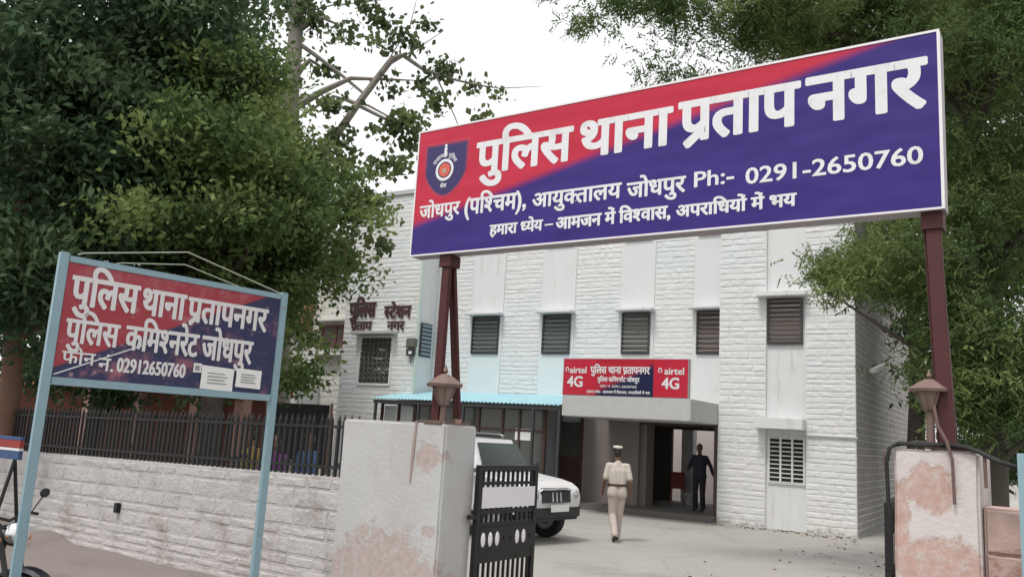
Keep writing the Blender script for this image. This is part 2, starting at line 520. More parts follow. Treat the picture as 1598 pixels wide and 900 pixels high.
# ------------------------------------------------------------------ lettering (glyph outlines of the built-in font, shaped here)
_gc = {}
def _curve_mesh(s):
    cu = bpy.data.curves.new('glyph', 'FONT')
    cu.body = s
    cu.resolution_u = 3
    cu.fill_mode = 'FRONT'
    o = bpy.data.objects.new('glyph', cu)
    COL.objects.link(o)
    dg = bpy.context.evaluated_depsgraph_get()
    dg.update()
    me = o.evaluated_get(dg).to_mesh()
    vs = [tuple(v.co) for v in me.vertices]
    fs = [tuple(p.vertices) for p in me.polygons]
    bpy.data.objects.remove(o)
    bpy.data.curves.remove(cu)
    return vs, fs
_bar_max = [None]
def glyph(ch):
    if ch not in _gc:
        if _bar_max[0] is None:
            _bar_max[0] = max(v[0] for v in _curve_mesh('|')[0])
        vs, fs = _curve_mesh(ch) if ch != ' ' else ([], [])
        adv = max(v[0] for v in _curve_mesh(('ा' if ch == 'ि' else ch) + '|')[0]) - _bar_max[0]
        _gc[ch] = (vs, fs, adv)
    return _gc[ch]
def half(ch):
    key = 'half' + ch
    if key not in _gc:
        vs, fs, adv = glyph(ch)
        cut = adv - .17
        bm = bmesh.new()
        bv = [bm.verts.new(v) for v in vs]
        for f in fs:
            try: bm.faces.new([bv[i] for i in f])
            except ValueError: pass
        bmesh.ops.bisect_plane(bm, geom=bm.verts[:] + bm.edges[:] + bm.faces[:], plane_co=(cut, 0, 0), plane_no=(1, 0, 0), clear_outer=True)
        bm.verts.index_update()
        _gc[key] = ([tuple(v.co) for v in bm.verts], [tuple(v.index for v in f.verts) for f in bm.faces], cut - .01)
        bm.free()
    return _gc[key]
MATRAS = 'ािीुूेैोौंँः'
def text_geo(s):
    """list of (verts, faces) in em units and the total width"""
    vs_all, fs_all = [], []
    pen = 0.0
    def put(g):
        nonlocal pen
        vs, fs, adv = g
        b = len(vs_all)
        vs_all.extend((x + pen, y) for x, y, *_ in vs)
        fs_all.extend(tuple(i + b for i in f) for f in fs)
        pen += adv
    i = 0
    while i < len(s):
        ch = s[i]
        if '\u0904' <= ch <= '\u0939':
            units = []
            rakar = False
            while i + 2 < len(s) and s[i + 1] == '्' and '\u0915' <= s[i + 2] <= '\u0939':
                if s[i + 2] == 'र':
                    rakar = True
                    i += 2
                    ch_full = s[i - 2]
                    break
                units.append(s[i])
                i += 2
            full = ch_full if rakar else s[i]
            i += 1
            marks = []
            while i < len(s) and s[i] in MATRAS:
                marks.append(s[i])
                i += 1
            if 'ि' in marks:
                put(glyph('ि'))
            for u in units:
                put(half(u))
            x0 = pen
            put(glyph(full))
            if rakar:
                st = pen - .15
                b = len(vs_all)
                vs_all.extend([(st, .20), (st, .11), (st - .27, -.10), (st - .32, -.03)])
                fs_all.append((b, b + 3, b + 2, b + 1))
            for mk in marks:
                if mk != 'ि':
                    put(glyph(mk))
        else:
            put(glyph(ch))
            i += 1
    return vs_all, fs_all, pen

def lettering(name, items, m, parent, y=-.004, bold=.02):
    """items: (text, x0, x1, z_base, z_top[, bold]); each written on the plane local Y = y as one mesh"""
    for it in items:
        mb = MB()
        s, x0, x1, zb, zt = it[:5]
        bo = it[5] if len(it) > 5 else bold
        vs, fs, w = text_geo(s)
        deva = any('\u0900' < c < '\u097f' for c in s)
        H_ = .622 if deva else .70
        xs = [v[0] for v in vs]
        mn, mx = min(xs), max(xs)
        sx, sz = (x1 - x0) / (mx - mn), (zt - zb) / H_
        n_ = 16
        offs = [(0, 0)] + ([(bo * max(-1, min(1, 1.15 * math.cos(k * 2 * math.pi / n_))), bo * max(-1, min(1, 1.15 * math.sin(k * 2 * math.pi / n_)))) for k in range(n_)] if bo else [])
        for k, (ox, oz) in enumerate(offs):
            mb.add([(x0 + (vx - mn) * sx + ox * sz, y - k * .00012, zb + vy * sz + oz * sz * .7) for vx, vy in vs], fs)
        me = bpy.data.meshes.new(name)
        me.from_pydata(mb.v, [], mb.f)
        link(name, me, m, parent)

# ------------------------------------------------------------------ ground
def sheet(name, pts, z, m):
    mb = MB()
    mb.add([(x, y, z) for x, y in pts], [tuple(range(len(pts)))])
    return tag(mb.build(name, m), kind='structure')
sheet('ground', [(-400, -400), (400, -400), (400, 400), (-400, 400)], 0, M['ground'])
yp = [gw(-14, .3), gw(6, .3), fw(14, 30), fw(-34, 30)]
sheet('yard', [(p.x, p.y) for p in yp], .006, M['yard'])
rp = [gw(-40, -9), gw(40, -9), gw(40, -2.4), gw(-40, -2.4)]
sheet('road', [(p.x, p.y) for p in rp], .006, M['asphalt'])
# trodden verge in front of the wall: an uneven raised strip
vm = MB()
nx_, ny_ = 60, 16
rr = random.Random(4)
for j in range(ny_ + 1):
    for i in range(nx_ + 1):
        x = -16 + 11.5 * i / nx_
        y = -2.3 + 2.45 * j / ny_
        h = .10 + .015 * math.sin(x * 3.1) + rr.uniform(-.006, .006)
        if j == 0 or i == nx_: h = -.03
        if x < -10 and y > -.5: h += .13 * min(1, (-10 - x) / 1.2) * min(1, (y + .5) / .45) * (.6 + .4 * math.sin(x * 5))
        vm.v.append(tuple(gw(x, y, h)))
for j in range(ny_):
    for i in range(nx_):
        a = j * (nx_ + 1) + i
        vm.f.append((a, a + 1, a + nx_ + 2, a + nx_ + 1))
tag(vm.build('verge', M['verge'], smooth=True), kind='structure')

# ------------------------------------------------------------------ masonry relief
def courses(mb, x0, x1, z0, z1, yf, ch, lr, seed, prot=(.008, .042), jit=.15, axis='x', sgn=-1, shear=None, gap=.004, inset=.010):
    """rough-faced stone blocks standing proud of a wall face at y = yf (or x = yf when axis='y')"""
    r = random.Random(seed)
    z = z0
    while z < z1 - .02:
        h = ch * r.uniform(1 - jit, 1 + jit)
        if z + h > z1 - .04: h = z1 - z
        x = x0 - r.uniform(0, lr[0]) * 0
        while x < x1 - .01:
            w = r.uniform(*lr)
            if x + w > x1 - .12: w = x1 - x
            g = gap
            a, b, c, d = x + g, x + w - g, z + g, z + h - g
            ins = inset
            pr = [r.uniform(*prot) for _ in range(4)]
            top = r.uniform(.6, 1.0)
            fr = [(a + ins, pr[0], c + ins), (b - ins, pr[1], c + ins), (b - ins, pr[2] * top, d - ins * 1.6), (a + ins, pr[3] * top, d - ins * 1.6)]
            bk = [(a, -.01, c), (b, -.01, c), (b, -.01, d), (a, -.01, d)]
            # a ridge vertex in the middle makes the face rough rather than flat
            mid = ((a + b) / 2 + r.uniform(-.2, .2) * w, max(pr) * r.uniform(.9, 1.25), (c + d) / 2 + r.uniform(-.3, .15) * h)
            vs = []
            for (px_, dp, pz) in bk + fr + [mid]:
                zz = pz if shear is None else shear(px_, pz)
                vs.append((px_, yf + sgn * dp, zz) if axis == 'x' else (yf + sgn * dp, px_, zz))
            mb.add(vs, [(0, 1, 5, 4), (1, 2, 6, 5), (2, 3, 7, 6), (3, 0, 4, 7), (4, 5, 8), (5, 6, 8), (6, 7, 8), (7, 4, 8)])
            x += w
        z += h

# ------------------------------------------------------------------ police station building
ST = thing('police_station', 'white painted stone police station, three storeys, with grey entrance canopy and louvred windows', 'building', FA, FR)
TOP = 9.5
w = MB()
# right bay body (walls as boxes so that the passage stays open)
w.box(-3.26, 0, .065, 11, 0, TOP)
w.box(-3.26, -2.07, 0.0, .065, 0, TOP); w.box(-1.13, 0, 0.0, .065, 0, TOP)
# middle: upper block over the passage, and lower blocks beside it
w.box(-13.05, -3.26, .85, 4.2, 2.62, TOP)
w.box(-13.05, -7.42, .95, 4.2, 0, 2.62)
# left bay
w.box(-16.2, -13.05, 0, 4.2, 0, TOP)
w.build('wall', M['plaster'], ST)
st = MB()
courses(st, -3.26, -2.07, 0.02, TOP, 0, .145, (.2, .55), 1, prot=(.001, .014), inset=.012, jit=.25)
courses(st, -1.13, 0.0, 0.02, TOP, 0, .145, (.2, .55), 2, prot=(.001, .014), inset=.012, jit=.25)
sst = MB(); courses(sst, 0.05, 10.9, 0.02, TOP, 0, .155, (.3, .7), 3, axis='y', sgn=1, prot=(.004, .02)); sst.build('side_stone_facing', mat('shade_toned_stone_wash', (.33, .315, .29), .9, var=.12, scale=2.5, bmp=.5, bscale=18, dirt=(.25, .235, .21), dscale=1.6, dlo=.5, dhi=.8, dstretch=(1, 1, .4)), ST)  # the side wall's shade is put into this darker facing colour
WINX = [(-11.5, -10.5), (-8.94, -8.0), (-6.35, -5.5), (-4.15, -3.30)]
edges = [-13.05] + [v for a, b in WINX for v in (a - .1, b + .1)]
for k in range(4):
    courses(st, edges[2 * k], edges[2 * k + 1], 2.65, TOP, .85, .145, (.2, .55), 10 + k, prot=(.001, .014), inset=.012, jit=.25)
courses(st, -16.2, -13.05, .02, TOP, 0, .15, (.4, .9), 20, prot=(.002, .013))
st.build('stone_facing', M['stone'], ST)
# smooth strips between the stone piers
for k, (a, b) in enumerate(WINX):
    for z0_, z1_ in ((2.65, 4.26), (5.46, TOP)):
        sb = MB(); sb.box(a - .1, b + .1, .825, .85, z0_, z1_)
        sb.build('plaster_strip', M['plaster_blue'] if (k < 2 and z1_ < 5) else M['plaster'], ST)
    for xa, xb in ((a - .1, a), (b, b + .1)):
        sb = MB(); sb.box(xa, xb, .826, .851, 4.26, 5.46); sb.build('window_jamb', M['plaster'], ST)
# parapet coping and floor bands
cp = MB()
cp.box(-3.36, .08, -.08, 11.1, TOP, TOP + .14)
cp.box(-13.12, -3.36, .75, 4.3, TOP, TOP + .14)
cp.box(-16.3, -13.12, -.08, 4.3, TOP, TOP + .14)
cp.build('parapet_coping', M['concrete'], ST)
ln = MB()
ln.box(-1.13, .05, -.052, -.001, 2.235, 2.262)
ln.build('floor_line', M['concrete'], ST)
dp = MB(); dp.tube([(-13.02, -.04, 2.6), (-13.02, -.04, TOP)], .045, 10); dp.build('drain_pipe', mat('pale_green_pipe', (.50, .60, .52), .5), ST, smooth=True)

def louvre(parent, x0, x1, z0, z1, y, m, n=8, frame=M['frame_dark'], mull=0):
    fr = MB()
    t = .045
    fr.box(x0, x0 + t, y - .03, y + .05, z0, z1); fr.box(x1 - t, x1, y - .03, y + .05, z0, z1)
    fr.box(x0 + t, x1 - t, y - .03, y + .05, z0, z0 + t); fr.box(x0 + t, x1 - t, y - .03, y + .05, z1 - t, z1)
    for k in range(mull):
        xm = x0 + (x1 - x0) * (k + 1) / (mull + 1)
        fr.box(xm - .02, xm + .02, y - .028, y + .048, z0 + t, z1 - t)
    win = fr.build('window', frame, parent)
    bk = MB(); bk.box(x0 + .01, x1 - .01, y + .06, y + .075, z0 + .01, z1 - .01)
    bk.build('dark_opening', M['void'], win)
    sl = MB()
    h = (z1 - z0 - 2 * t) / n
    for k in range(n):
        zc = z0 + t + h * (k + .5)
        sl.add([(x0 + t, y - .035, zc - h * .33), (x1 - t, y - .035, zc - h * .33), (x1 - t, y + .04, zc + h * .36), (x0 + t, y + .04, zc + h * .36),
                (x0 + t, y - .027, zc - h * .33 - .008), (x1 - t, y - .027, zc - h * .33 - .008), (x1 - t, y + .048, zc + h * .36 - .008), (x0 + t, y + .048, zc + h * .36 - .008)],
               [(0, 1, 2, 3), (7, 6, 5, 4), (0, 4, 5, 1), (3, 2, 6, 7)])
    sl.build('louvre_slats', m, win)
    return win
def hood(x0, x1, y0, y1, z0, z1, m=M['concrete']):
    b = MB(); b.box(x0, x1, y0, y1, z0, z1)
    b.build('window_hood', m, ST, bevel=.012)
mats = [M['shutter'], M['shutter'], M['shutter_grey'], M['shutter_brown']]
for k, (a, b) in enumerate(WINX):
    louvre(ST, a, b, 4.28, 5.44, .80, mats[k], 8)
    hood(a - .14, b + (.14 if k < 3 else .02), .50, .822, 5.47, 5.55, M['plaster'])
    louvre(ST, a, b, 7.55, 8.7, .80, mats[k], 8)
    hood(a - .14, b + (.14 if k < 3 else .02), .50, .822, 8.73, 8.81, M['plaster'])
louvre(ST, -2.05, -1.20, 4.43, 5.57, .03, M['shutter_brown'], 9, M['frame_dark'])
hood(-2.28, -1.06, -.28, .06, 5.60, 5.72, M['plaster'])
louvre(ST, -2.05, -1.20, 7.7, 8.8, .03, M['shutter_brown'], 9, M['frame_dark'])
# ground floor grille window, three lights with white slats
gr = MB()
x0, x1, z0, z1 = -2.0, -1.17, 1.07, 2.2
for xm in (x0, x0 + (x1 - x0) / 3, x0 + 2 * (x1 - x0) / 3, x1):
    gr.box(xm - .022, xm + .022, .02, .062, z0, z1)
gr.box(x0 + .022, x1 - .022, .03, .058, z0 - .0, z0 + .03); gr.box(x0 + .022, x1 - .022, .03, .058, z1 - .03, z1)
gw_ = gr.build('window', M['grille_white'], ST)
b = MB()
for k in range(11):
    zc = z0 + .05 + k * (z1 - z0 - .1) / 10
    b.box(x0 + .02, x1 - .02, .036, .050, zc - .013, zc + .013)
b.build('grille_bars', M['grille_white'], gw_)
b = MB(); b.box(x0, x1, .055, .0649, z0, z1); b.build('dark_opening', M['void'], gw_)
hood(-2.27, -1.12, -.36, .06, 2.36, 2.62, M['plaster'])
# left bay: grille window, hood
fr = MB()
x0, x1, z0, z1 = -15.33, -14.05, 3.22, 4.70
fr.box(x0 - .07, x0, -.05, .03, z0 - .07, z1 + .07); fr.box(x1, x1 + .07, -.05, .03, z0 - .07, z1 + .07)
fr.box(x0, x1, -.05, .03, z0 - .07, z0); fr.box(x0, x1, -.05, .03, z1, z1 + .07)
wl = fr.build('window', M['plaster'], ST)
b = MB(); b.box(x0, x1, -.012, -.004, z0, z1); b.build('pane', M['pane'], wl)
b = MB()
for k in range(1, 7):
    xx = x0 + (x1 - x0) * k / 7
    b.box(xx - .012, xx + .012, -.042, -.026, z0, z1)
for k in range(1, 9):
    zz = z0 + (z1 - z0) * k / 9
    b.tube([(x0 + (x1 - x0) * q / 28, -.045, zz + .05 * math.sin(q * 1.4 + k)) for q in range(29)], .01, 5)
b.build('grille_bars', M['shutter_grey'], wl)
hood(-15.6, -13.85, -.35, 0, 4.80, 4.90, M['concrete'])
# side louvre on the left bay's return
sd_w = MB()
sd_w.box(-13.04, -13.0, .13, .70, 4.13, 5.2)
sw = sd_w.build('window', M['frame_dark'], ST)
sl = MB()
for k in range(8):
    zc = 4.18 + k * .128
    sl.box(-13.0, -12.97, .17, .66, zc, zc + .075)
sl.build('louvre_slats', mat('blue_grey_louvre_slats', (.22, .27, .33), .5), sw)
# raised wall letters (dark red) on the left bay
lettering('wall_lettering', [('पुलिस', -15.98, -14.85, 5.42, 5.88, .05), ('स्टेशन', -14.45, -13.36, 5.36, 5.72, .05),
                             ('प्रताप', -15.86, -14.95, 4.95, 5.24, .05), ('नगर', -14.28, -13.58, 4.95, 5.22, .05)], M['dark_letter'], ST, y=-.045)
# canopy
cn = MB()
cn.box(-6.66, -3.27, -2.0, .84, 2.40, 2.92)
cn.build('entrance_canopy', M['concrete'], ST, bevel=.015)
# passage: side walls, ceiling, rear wall with its opening, floor plinth
ps = MB()
ps.box(-7.42, -5.72, .80, .95, 0, 2.62)            # grey panel left of the opening
ps.box(-5.75, -5.55, .952, 1.5, 0, 2.62)
ps.build('porch_wall', M['interior'], ST)
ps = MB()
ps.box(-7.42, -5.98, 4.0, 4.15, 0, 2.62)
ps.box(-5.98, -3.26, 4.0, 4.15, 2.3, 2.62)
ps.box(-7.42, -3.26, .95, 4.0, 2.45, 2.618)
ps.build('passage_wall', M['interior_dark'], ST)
ps = MB()
ps.box(-5.72, -5.36, 4.16, 4.5, 0, 2.6)
ps.build('rear_column', M['plaster'], ST)
pl = MB(); pl.box(-8.2, -3.28, -.25, 4.2, .0, .16); pl.build('porch_floor', mat('shade_toned_floor', (.12, .11, .10), .7, var=.15, scale=3), ST, bevel=.01)  # dark floor colour stands in for the shade under the porch
# dark jambs by the porch
for bx_ in ((-3.36, -3.265, .02, .16, .16, 2.395), (-7.50, -7.43, .74, .86, .16, 2.6), (-8.22, -8.14, .74, .86, .16, 2.6), (-5.7, -3.36, .80, .88, 2.33, 2.395)):
    jb = MB(); jb.box(*bx_); jb.build('door_jamb', M['wood'], ST)
dl = MB(); dl.box(-8.14, -7.50, .80, .84, .16, 1.35); dl.build('door', M['wood'], ST)
dl = MB(); dl.box(-8.14, -7.50, .80, .83, 1.38, 2.3); dl.build('door_pane', M['pane'], ST)
# awning of corrugated blue sheet
aw = MB()
na = 220
for i in range(na + 1):
    x = -13.62 + (13.62 - 7.1) * i / na
    dz = .017 * math.sin(x * 2 * math.pi / .13)
    aw.v += [(x, -1.25, 2.70 + dz), (x, .83, 3.05 + dz), (x, -1.25, 2.692 + dz), (x, .83, 3.042 + dz)]
for i in range(na):
    a = 4 * i
    aw.f += [(a, a + 4, a + 5, a + 1), (a + 2, a + 3, a + 7, a + 6), (a, a + 2, a + 6, a + 4)]
aw.build('corrugated_awning', M['awning'], ST)
ab = MB()
ab.box(-13.6, -7.12, -1.2, -1.13, 2.56, 2.655)
for x in (-13.55, -11.9, -10.3, -8.0, -7.2):
    ab.box(x, x + .07, -1.2, -1.13, 0, 2.56)
ab.build('awning_frame', M['frame_dark'], ST)
# veranda glazing under the awning
vg = MB()
xs = [-13.5, -12.85, -12.2, -11.4, -10.6, -9.9, -9.1, -8.55, -7.75]
for x in xs:
    vg.box(x - .035, x + .035, -.9, -.82, 0, 2.6)
for a, b_ in zip(xs, xs[1:]):
    for z in (.05, .95, 1.95, 2.55):
        vg.box(a + .035, b_ - .035, -.89, -.83, z, z + .06)
vgf = vg.build('veranda_frame', M['wood'], ST)
pn = MB()
for k, (a, b_) in enumerate(zip(xs, xs[1:])):
    if k in (0, 1): continue
    pn.box(a + .035, b_ - .035, -.865, -.855, 1.01, 2.55)
pn.build('pane', M['pane'], vgf)
pn = MB()
for k in (0, 1):
    pn.box(xs[k] + .1, xs[k + 1] - .1, -.865, -.855, 1.01, 2.5)
pn.build('lit_toned_pane', M['pane_pale'], vgf)
pn = MB()
for a, b_ in zip(xs, xs[1:]):
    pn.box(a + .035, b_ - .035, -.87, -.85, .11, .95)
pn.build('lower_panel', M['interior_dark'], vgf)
# rear wing further back, cream stone, with windows and balcony
rw = MB()
rw.box(-27, -16.21, 2.6, 9, 0, TOP - .2)
rw.build('rear_wing_wall', M['stone_wing'], ST)
rs = MB(); courses(rs, -27, -16.21, 0, TOP - .2, 2.6, .2, (.5, 1.0), 31, prot=(.002, .016)); rs.build('rear_wing_facing', M['stone_wing'], ST)
for (a, b_, z0, z1) in ((-19.6, -18.5, 7.7, 8.75), (-19.75, -18.6, 4.72, 5.55)):
    wn = MB(); t = .07
    wn.box(a, a + t, 2.53, 2.6, z0, z1); wn.box(b_ - t, b_, 2.53, 2.6, z0, z1); wn.box(a + t, b_ - t, 2.53, 2.6, z0, z0 + t); wn.box(a + t, b_ - t, 2.53, 2.6, z1 - t, z1)
    wn.box((a + b_) / 2 + .15, (a + b_) / 2 + .22, 2.53, 2.6, z0 + t, z1 - t)
    ww = wn.build('window', M['frame_red'], ST)
    pp = MB(); pp.box(a + t, b_ - t, 2.56, 2.57, z0 + t, z1 - t); pp.build('pane', M['shutter_brown'], ww)
    hood(a - .2, b_ + .2, 2.2, 2.575, z1 + .12, z1 + .2, M['stone_wing'])
    hood(a - .2, b_ + .2, 2.25, 2.575, z0 - .35, z0 - .28, M['concrete'])
bl = MB()
bl.box(-22.4, -19.6, 1.4, 1.5, 2.45, 3.55); bl.box(-22.4, -19.6, 1.5, 2.575, 2.45, 2.6); bl.box(-19.7, -19.6, 1.5, 2.575, 2.6, 3.55)
bl.build('balcony', M['plaster'], ST)
ob = MB(); ob.box(-21.6, -20.3, 2.2, 2.575, 5.4, 6.5); ob.build('orange_panel', M['orange_wall'], ST)
# courtyard wall seen through the passage
cw = MB(); cw.box(-12, -3.27, 8.2, 8.4, 0, 3.2)
tag(cw.build('courtyard_wall', mat('pale_pinkish_plaster', (.68, .60, .57), .8, var=.06, scale=2), None, loc=FA, rotz=FR), 'pale plastered courtyard wall seen through the dark passage', 'wall')

# meter box and tube light
mt = thing('electric_meter', 'dark wall meter box with grey face hung beside the pale blue strip', 'meter box', fw(-13.17, -.03, 4.1), FR)
b = MB(); b.box(-.17, .17, -.12, 0, .02, .24); b.build('meter_box', M['frame_dark'], mt, bevel=.01)
b = MB(); b.box(-.2, .2, -.14, 0, .26, .56); b.build('meter_cover', M['shutter_grey'], mt, bevel=.03)
b = MB(); b.box(-.06, .06, -.128, -.121, .06, .15); b.build('dial', M['paper'], mt)
b = MB(); b.tube([(0, -.05, .02), (.01, -.05, -.12), (-.03, -.04, -.22)], .014, 6); b.build('cable_tail', M['cable'], mt)
tl = thing('tube_light', 'white tube light fitting tilted on the shaded side wall', 'light', fw(.04, 2.5, 4.15), FR)
b = MB(); b.bar((.10, -1.0, -.22), (.34, 1.0, .25), .13, .10); b.build('tube_housing', M['tube'], tl, bevel=.01)
b = MB(); b.bar((-.03, 0, .0), (.16, 0, .02), .04, .04); b.build('bracket', M['rust'], tl)

# ------------------------------------------------------------------ sign over the entrance
ES = thing('entrance_signboard', 'long red and navy board with white lettering standing on the grey entrance canopy', 'sign', fw(-6.68, -1.98, 2.925), FR)
b = MB(); b.box(0, 3.34, .0, .12, 0, .93); b.build('sign_box', M['sign_edge'], ES)
for xa, xb in ((.02, .93), (2.46, 3.32)):
    b = MB(); b.box(xa, xb, -.006, -.001, .015, .915); b.build('side_panel', M['red_print'], ES)
b = MB(); b.box(.932, 2.458, -.006, -.001, .015, .915); b.build('middle_panel', M['small_face'], ES)
lettering('side_lettering', [('airtel', .20, .66, .56, .72, .025), ('4G', .14, .56, .22, .48, .03), ('airtel', 2.74, 3.22, .56, .72, .025), ('4G', 2.68, 3.10, .22, .48, .03)], M['white_letter'], ES, y=-.009)
for cx in (.115, 2.62):
    b = MB(); b.tube([(cx + .055 * math.cos(q) * (1 - .06 * k), -.012, .64 + .06 * math.sin(q)) for k, q in enumerate([-.9 + .55 * i for i in range(10)])], .013, 6)
    b.build('curl_mark', M['white_letter'], ES)
lettering('middle_lettering', [('पुलिस थाना प्रतापनगर', .78, 2.36, .56, .72, .03), ('पुलिस कमिश्नरेट जोधपुर', .98, 2.1, .36, .46, .03),
                               ('फोन नं. 0291-2650760', 1.05, 2.03, .215, .265, .02), ('हमारा ध्येय - आमजन में विश्वास, अपराधियों में भय', .70, 2.38, .07, .13, .03)], M['white_letter'], ES, y=-.010)

# ------------------------------------------------------------------ gate line: wall, pillars, gates
shear = lambda x, z: z - .018 * max(0, -5.6 - x) * min(1, max(0, z) / 1.0)
BW = thing('boundary_wall', 'low grimy white painted rubble wall with a black railing on top', 'wall', GA, GR)
b = MB()
for i in range(24):
    xa, xb = -16 + 10.4 * i / 24, -16 + 10.4 * (i + 1) / 24
    ta, tb = shear(xa, 1.33), shear(xb, 1.33)
    b.add([(xa, .12, -.1), (xb, .12, -.1), (xb, .45, -.1), (xa, .45, -.1), (xa, .12, ta), (xb, .12, tb), (xb, .45, tb), (xa, .45, ta)],
          [(4, 5, 6, 7), (0, 1, 5, 4), (2, 3, 7, 6)] + ([(3, 0, 4, 7)] if i == 0 else []) + ([(1, 2, 6, 5)] if i == 23 else []))
b.build('wall_core', M['rubble'], BW)
b = MB()
courses(b, -16, -5.6, -.05, 1.32, .12, .16, (.22, .62), 51, prot=(.0, .010), jit=.4, shear=shear, gap=.002, inset=.016)
b.build('rubble_facing', M['rubble'], BW)
b = MB(); b.box(-9.62, -9.55, .06, .11, .60, .72); b.build('drain_hole', M['void'], BW)
# railing
RL = thing('railing', 'black iron railing of pointed uprights along the low rubble wall', 'railing', GA, GR)
b = MB()
def ry(x, z): return shear(x, z)
for zt in (1.43, 1.86):
    b.bar((-14.0, .28, ry(-14, zt)), (-5.62, .28, ry(-5.62, zt)), .045, .03, side=(0, 1, 0))
b.build('rail', M['black_iron'], RL)
barm = MB()
barm.bar((0, 0, -.04), (0, 0, .58), .029, .029)
barm.lathe([(.019, .56), (.019, .58), (.0, .655)], seg=6)
bar_mesh = barm.mesh('upright')
bar_mesh.materials.append(M['black_iron'])
nb = 88
for i in range(nb):
    x = -5.66 - i * (8.3 / nb)
    o = bpy.data.objects.new('upright', bar_mesh)
    COL.objects.link(o); o.parent = RL
    o.location = (x, .28 + random.uniform(-.004, .004), ry(x, 1.345))
    o.rotation_euler = (random.uniform(-.02, .02), random.uniform(-.02, .02), 0)

PLL = thing('gate_pillar', 'broad white plastered gate pillar with paint flaking pink low down, left of the gateway', 'pillar', GA, GR)
def slab(x0, x1, y0, y1, z0, z1, rnd, n=(14, 5, 20), amp=.006, cut=None):
    """block with slightly wavy faces and rounded corners"""
    bm = bmesh.new()
    bmesh.ops.create_cube(bm, size=1)
    bmesh.ops.transform(bm, verts=bm.verts, matrix=Matrix.Translation(((x0 + x1) / 2, (y0 + y1) / 2, (z0 + z1) / 2)) @ Matrix.Diagonal((x1 - x0, y1 - y0, z1 - z0, 1)))
    bmesh.ops.bevel(bm, geom=bm.edges[:], offset=rnd, segments=3, affect='EDGES')
    bmesh.ops.subdivide_edges(bm, edges=bm.edges[:], cuts=5, use_grid_fill=True)
    r = random.Random(int(x0 * 100))
    from mathutils import noise as mn
    for v in bm.verts:
        nv = mn.noise_vector(v.co * 2.3 + Vector((r.random(), 0, 0)))
        n2 = mn.noise_vector(v.co * 9)
        v.co += nv * amp + n2 * amp * .4
    me = bpy.data.meshes.new('slab')
    bm.to_mesh(me); bm.free()
    me.shade_smooth()
    try: me.set_sharp_from_angle(angle=rad(40))
    except Exception: pass
    return me
link('pillar_body', slab(-5.6, -4.25, 0.0, .5, -.1, 1.945, .02), M['pillar_left'], PLL)
b = MB(); b.tube([(-4.615, -.004, 1.955), (-4.625, -.006, 1.7), (-4.64, -.004, 1.38)], [.012, .018, .010], 6); b.build('stained_conduit', mat('mud_stained_conduit', (.36, .29, .26), .9), PLL)
b = MB(); b.tube([(-4.66, .02, 1.95), (-4.6, .02, 1.965), (-4.3, .05, 1.96)], .006, 5); b.build('top_wire', M['rust'], PLL)

PLR = thing('gate_pillar', 'narrow gate pillar with pink flaking plaster and cables over its top, right of the gateway', 'pillar', GA, GR)
link('pillar_body', slab(-.36, .15, 0.0, .8, -.1, 1.95, .018), M['pillar_right'], PLR)
# pink wall continuing right, with coarse blocks
PW = thing('pink_wall', 'worn pink masonry wall beside the flaking right gate pillar', 'wall', GA, GR)
b = MB(); b.box(.155, 6, .14, .5, -.1, 1.6); b.build('wall_core', M['pink_wall'], PW)
b = MB(); courses(b, .16, 6, 0, 1.6, .14, .26, (.5, 1.1), 61, prot=(.004, .03)); b.build('masonry_facing', M['pink_wall'], PW)
# cable bundle over the right pillar
CB = thing('cable_bundle', 'black cables draped across the top of the right gate pillar', 'cable', gw(-.36, 0, 1.95), GR)
b = MB()
b.tube([(-.03, -.02, -.45), (-.04, -.02, -.1), (-.02, -.015, .0), (.03, 0, .035), (.2, -.01, .03), (.32, .0, .045), (.45, -.02, .03), (.52, -.03, .0), (.62, -.05, -.05), (.9, -.02, -.12), (1.6, .1, -.2)], .014, 7)
b.tube([(.0, .03, .02), (.15, .04, .05), (.3, .02, .03), (.5, .0, .015), (.7, -.03, -.08), (1.4, .1, -.25)], .012, 7)
b.build('cable', M['cable'], CB)
b = MB()
b.tube([(.26, -.03, .30), (.28, -.035, .16), (.33, -.03, .06), (.36, -.028, -.05), (.365, -.026, -.34)], [.010, .012, .012, .010, .010], 7)
b.tube([(.545, -.02, .0), (.548, -.02, -.22)], .012, 6)
b.tube([(-.06, -.01, -.02), (-.045, -.012, -.2), (-.03, -.012, -.42)], .008, 6)
b.build('brown_pipe', M['rust'], CB)

